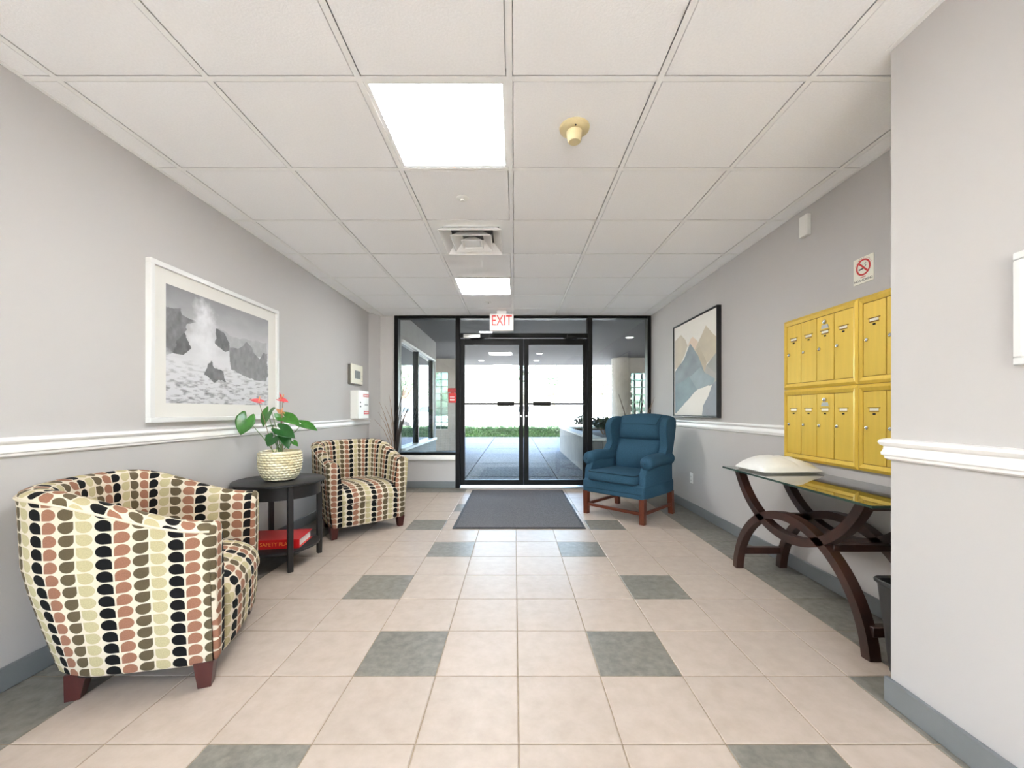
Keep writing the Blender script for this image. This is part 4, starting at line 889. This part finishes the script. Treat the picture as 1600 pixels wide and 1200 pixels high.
# planter and shrubs
t = thing('concrete_planter', 'long raised concrete planter outside the right door', 'planter', (1.25, 6.4, 0))
M_CONC = mat('cast_concrete', srgb(112, 108, 102), 0.9, noise=0.14, scale=3, bump=0.3, bscale=40)
b = B(); L2 = 4.65
for it in ((0, 0.15, 0, L2), (1.35, 1.5, 0, L2), (0.15, 1.35, 0, 0.15), (0.15, 1.35, L2-0.15, L2)): b.box(it[0], it[1], it[2], it[3], -0.045, 0.62, 0.01, 1)
b.obj('planter_wall', M_CONC, t); b = B()
for it in ((-0.02, 0.2, -0.02, L2+0.02), (1.3, 1.52, -0.02, L2+0.02), (0.2, 1.3, -0.02, 0.2), (0.2, 1.3, L2-0.2, L2+0.02)): b.box(it[0], it[1], it[2], it[3], 0.62, 0.66, 0.006, 1)
b.obj('coping', mat('pale_coping', srgb(206, 202, 196), 0.8), t); B().box(0.14, 1.36, 0.14, L2-0.14, 0.3, 0.58).obj('soil', MATS['soil'], t, False)
def leaf_cloud(n, fn, size, rng):
    V, F = [], []
    for i in range(n):
        p = Vector(fn(rng)); d = Vector(rng.normal(size=3)).normalized(); s_ = d.orthogonal().normalized(); l = size*(0.7+0.6*rng.random()); k = len(V)
        V += [p-d*l*0.5, p+s_*l*0.28, p+d*l*0.5, p-s_*l*0.28]; F.append((k, k+1, k+2, k+3))
    return V, F
rng = np.random.default_rng(5)
M_SHR = mat('shrub_leaf', srgb(58, 72, 52), 0.6, noise=0.3, scale=4); M_HED = mat('hedge_leaf', srgb(64, 92, 46), 0.6, noise=0.35, scale=5); M_BARK = mat('bark', srgb(104, 84, 68), 0.9)
for k, (x, y, r) in enumerate(((1.75, 10.0, 0.34), (1.95, 8.8, 0.30), (1.80, 7.7, 0.26), (2.35, 10.3, 0.24))):
    ss = thing('planter_shrub', ['dark shrub at the outer end of the concrete planter', 'dark shrub midway along the concrete planter', 'low dark shrub at the near end of the planter', 'small dark shrub in the planter beside the porch column'][k], 'shrub', (x, y, 0.58), 0, 'shrubs in the planter')
    def fn(g, r=r):
        v = g.normal(size=3); v /= np.linalg.norm(v); q = r*g.random()**0.4; return (v[0]*q, v[1]*q, 0.18+abs(v[2])*q*0.75)
    V, F = leaf_cloud(420, fn, 0.07, rng); pydata('foliage', V, F, M_SHR, ss, None, False)
    b = B()
    for q in range(7): b.tube([(0, 0, -0.02), (random.uniform(-.1, .1), random.uniform(-.1, .1), 0.15), (random.uniform(-.25, .25), random.uniform(-.25, .25), 0.34)], [0.008, 0.006, 0.003], 5)
    b.obj('stems', M_BARK, ss)
# hedge
hd = thing('hedge', 'low clipped green hedge across the paving edge', 'hedge', (0, 17.3, -0.045))
B().box(-9, 9, 0.05, 0.62, 0, 0.40, 0.05, 2).obj('hedge_core', mat('hedge_core', srgb(58, 92, 42), 0.9, noise=0.4, scale=12), hd)
def hf(g):
    f = g.integers(0, 3); x = g.uniform(-9, 9)
    return (x, g.uniform(0, 0.08), g.uniform(0, 0.46)) if f == 0 else ((x, g.uniform(0, 0.68), 0.43+g.uniform(-.04, .05)) if f == 1 else (x, 0.03+g.uniform(-.04, .03), g.uniform(0.1, 0.48)))
V, F = leaf_cloud(15000, hf, 0.075, rng); tag(pydata('foliage', V, F, M_HED, hd, None, False), kind='stuff')
# parked cars
def car(lab, x, y, rz, paint):
    c = thing('parked_car', lab, 'car', (x, y, -0.045), rz, 'cars parked beyond the hedge')
    side = [(-2.2, 0.35), (-2.22, 0.62), (-2.1, 0.82), (-1.5, 0.92), (-0.95, 1.36), (-0.5, 1.46), (0.55, 1.45), (1.25, 1.0), (1.95, 0.88), (2.2, 0.7), (2.22, 0.38), (1.75, 0.28), (-1.8, 0.28)]
    rings = []
    for yy, sc in ((-0.86, 0.9), (-0.84, 0.98), (-0.7, 1.0), (0.7, 1.0), (0.84, 0.98), (0.86, 0.9)): rings.append([(px*(0.97+0.03*sc), yy*(1-0.22*max(0, pz_-0.92)/0.54), 0.3+(pz_-0.3)*(0.9+0.1*sc)) for px, pz_ in side])
    B().loft(rings).obj('body', paint, c, True, 35); mg = mat('car_glass', srgb(60, 70, 78), 0.08, spec=0.8)
    for s in (-1, 1):
        for poly in ([(-1.25, 0.97), (-0.85, 1.33), (-0.15, 1.38), (-0.15, 0.97)], [(-0.07, 0.97), (-0.07, 1.38), (0.5, 1.37), (1.05, 0.99)]):
            B().loft([[(px, s*(0.84*(1-0.22*max(0, pz_-0.92)/0.54)+dy), pz_) for px, pz_ in poly] for dy in (0.0, 0.016)]).obj('side_window', mg, c, False)
        for px in (-1.38, 1.38):
            wh = B().lathe([(0.2, -0.1), (0.315, -0.1), (0.33, -0.06), (0.33, 0.06), (0.315, 0.1), (0.2, 0.1)], 28, (px, s*0.78, 0.33), 'y').obj('wheel', mat('tyre', srgb(34, 34, 36), 0.8), c)
            B().lathe([(0.2, 0.0), (0.2, s*0.095), (0.06, s*0.105)], 20, (px, s*0.78, 0.33), 'y').obj('hubcap', M_ALU, wh)
    return c
car('white car parked behind the hedge, wheel showing over it', 0.62, 20.6, 0.0, mat('white_car_paint', srgb(232, 232, 230), 0.25, coat=0.6))
car('silver car parked farther out beyond the white car', 3.6, 25.0, PI, mat('silver_car_paint', srgb(196, 200, 204), 0.25, 0.4, coat=0.6))
car('tan car parked on the far side of the road', -3.1, 42.0, 0.0, mat('tan_car_paint', srgb(150, 128, 104), 0.3, coat=0.4))
# far trees and a low pale-blue shed
def tree(lab, x, y, h, r, m):
    tr = thing('tree', lab, 'tree', (x, y, -0.045), 0, 'trees across the road'); b = B(); b.tube([(0, 0, 0), (0.1, 0, h*0.3), (0, 0.1, h*0.6)], [0.28, 0.2, 0.1], 8)
    for q in range(6): a = q*1.05; b.tube([(0, 0, h*0.35), (r*0.5*math.cos(a), r*0.5*math.sin(a), h*0.6), (r*0.8*math.cos(a), r*0.8*math.sin(a), h*0.75)], [0.1, 0.06, 0.03], 6)
    b.obj('trunk', M_BARK, tr)
    cl = [(rng.normal(size=3)*np.array([r*0.5, r*0.5, h*0.13]), r*rng.uniform(0.3, 0.5)) for _ in range(14)]
    def fn(g):
        c_, rr_ = cl[g.integers(0, len(cl))]; v = g.normal(size=3); v /= np.linalg.norm(v); return (c_[0]+v[0]*rr_, c_[1]+v[1]*rr_, h*0.72+c_[2]+v[2]*rr_*0.8)
    V, F = leaf_cloud(3800, fn, 0.34, rng); tag(pydata('foliage', V, F, m, tr, None, False), kind='stuff')
M_TR1 = mat('tree_leaf', srgb(112, 136, 104), 0.7, noise=0.3, scale=2); M_TR2 = mat('tree_leaf_pale', srgb(140, 156, 128), 0.7, noise=0.3, scale=2)
tree('broad green tree across the road behind the silver car', 5.0, 52.0, 6.8, 3.2, M_TR1)
tree('tall pale tree across the road beside the blue shed', 12.0, 56.0, 7.5, 3.4, M_TR2)
tree('pale tree across the road behind the tan car', -13.5, 55.0, 7.2, 3.2, M_TR2)
tree('distant round tree across the road behind the building wing', -22.0, 60.0, 7.0, 3.4, M_TR1)
t = thing('shed', 'low pale blue shed across the road', 'shed', (7.4, 48, -0.045))
B().box(-2.3, 2.3, -1.5, 1.5, 0, 1.9).obj('wall', mat('pale_blue_siding', srgb(150, 176, 202), 0.7), t, False)
B().prism([(-1.8, 1.9), (1.8, 1.9), (0, 2.6)], -2.5, 2.5, 'x').obj('roof', mat('grey_roof', srgb(150, 152, 156), 0.8), t, False)
B().box(-0.5, 0.5, -1.54, -1.5, 0, 1.6).obj('door', M_WHITE, t, False)
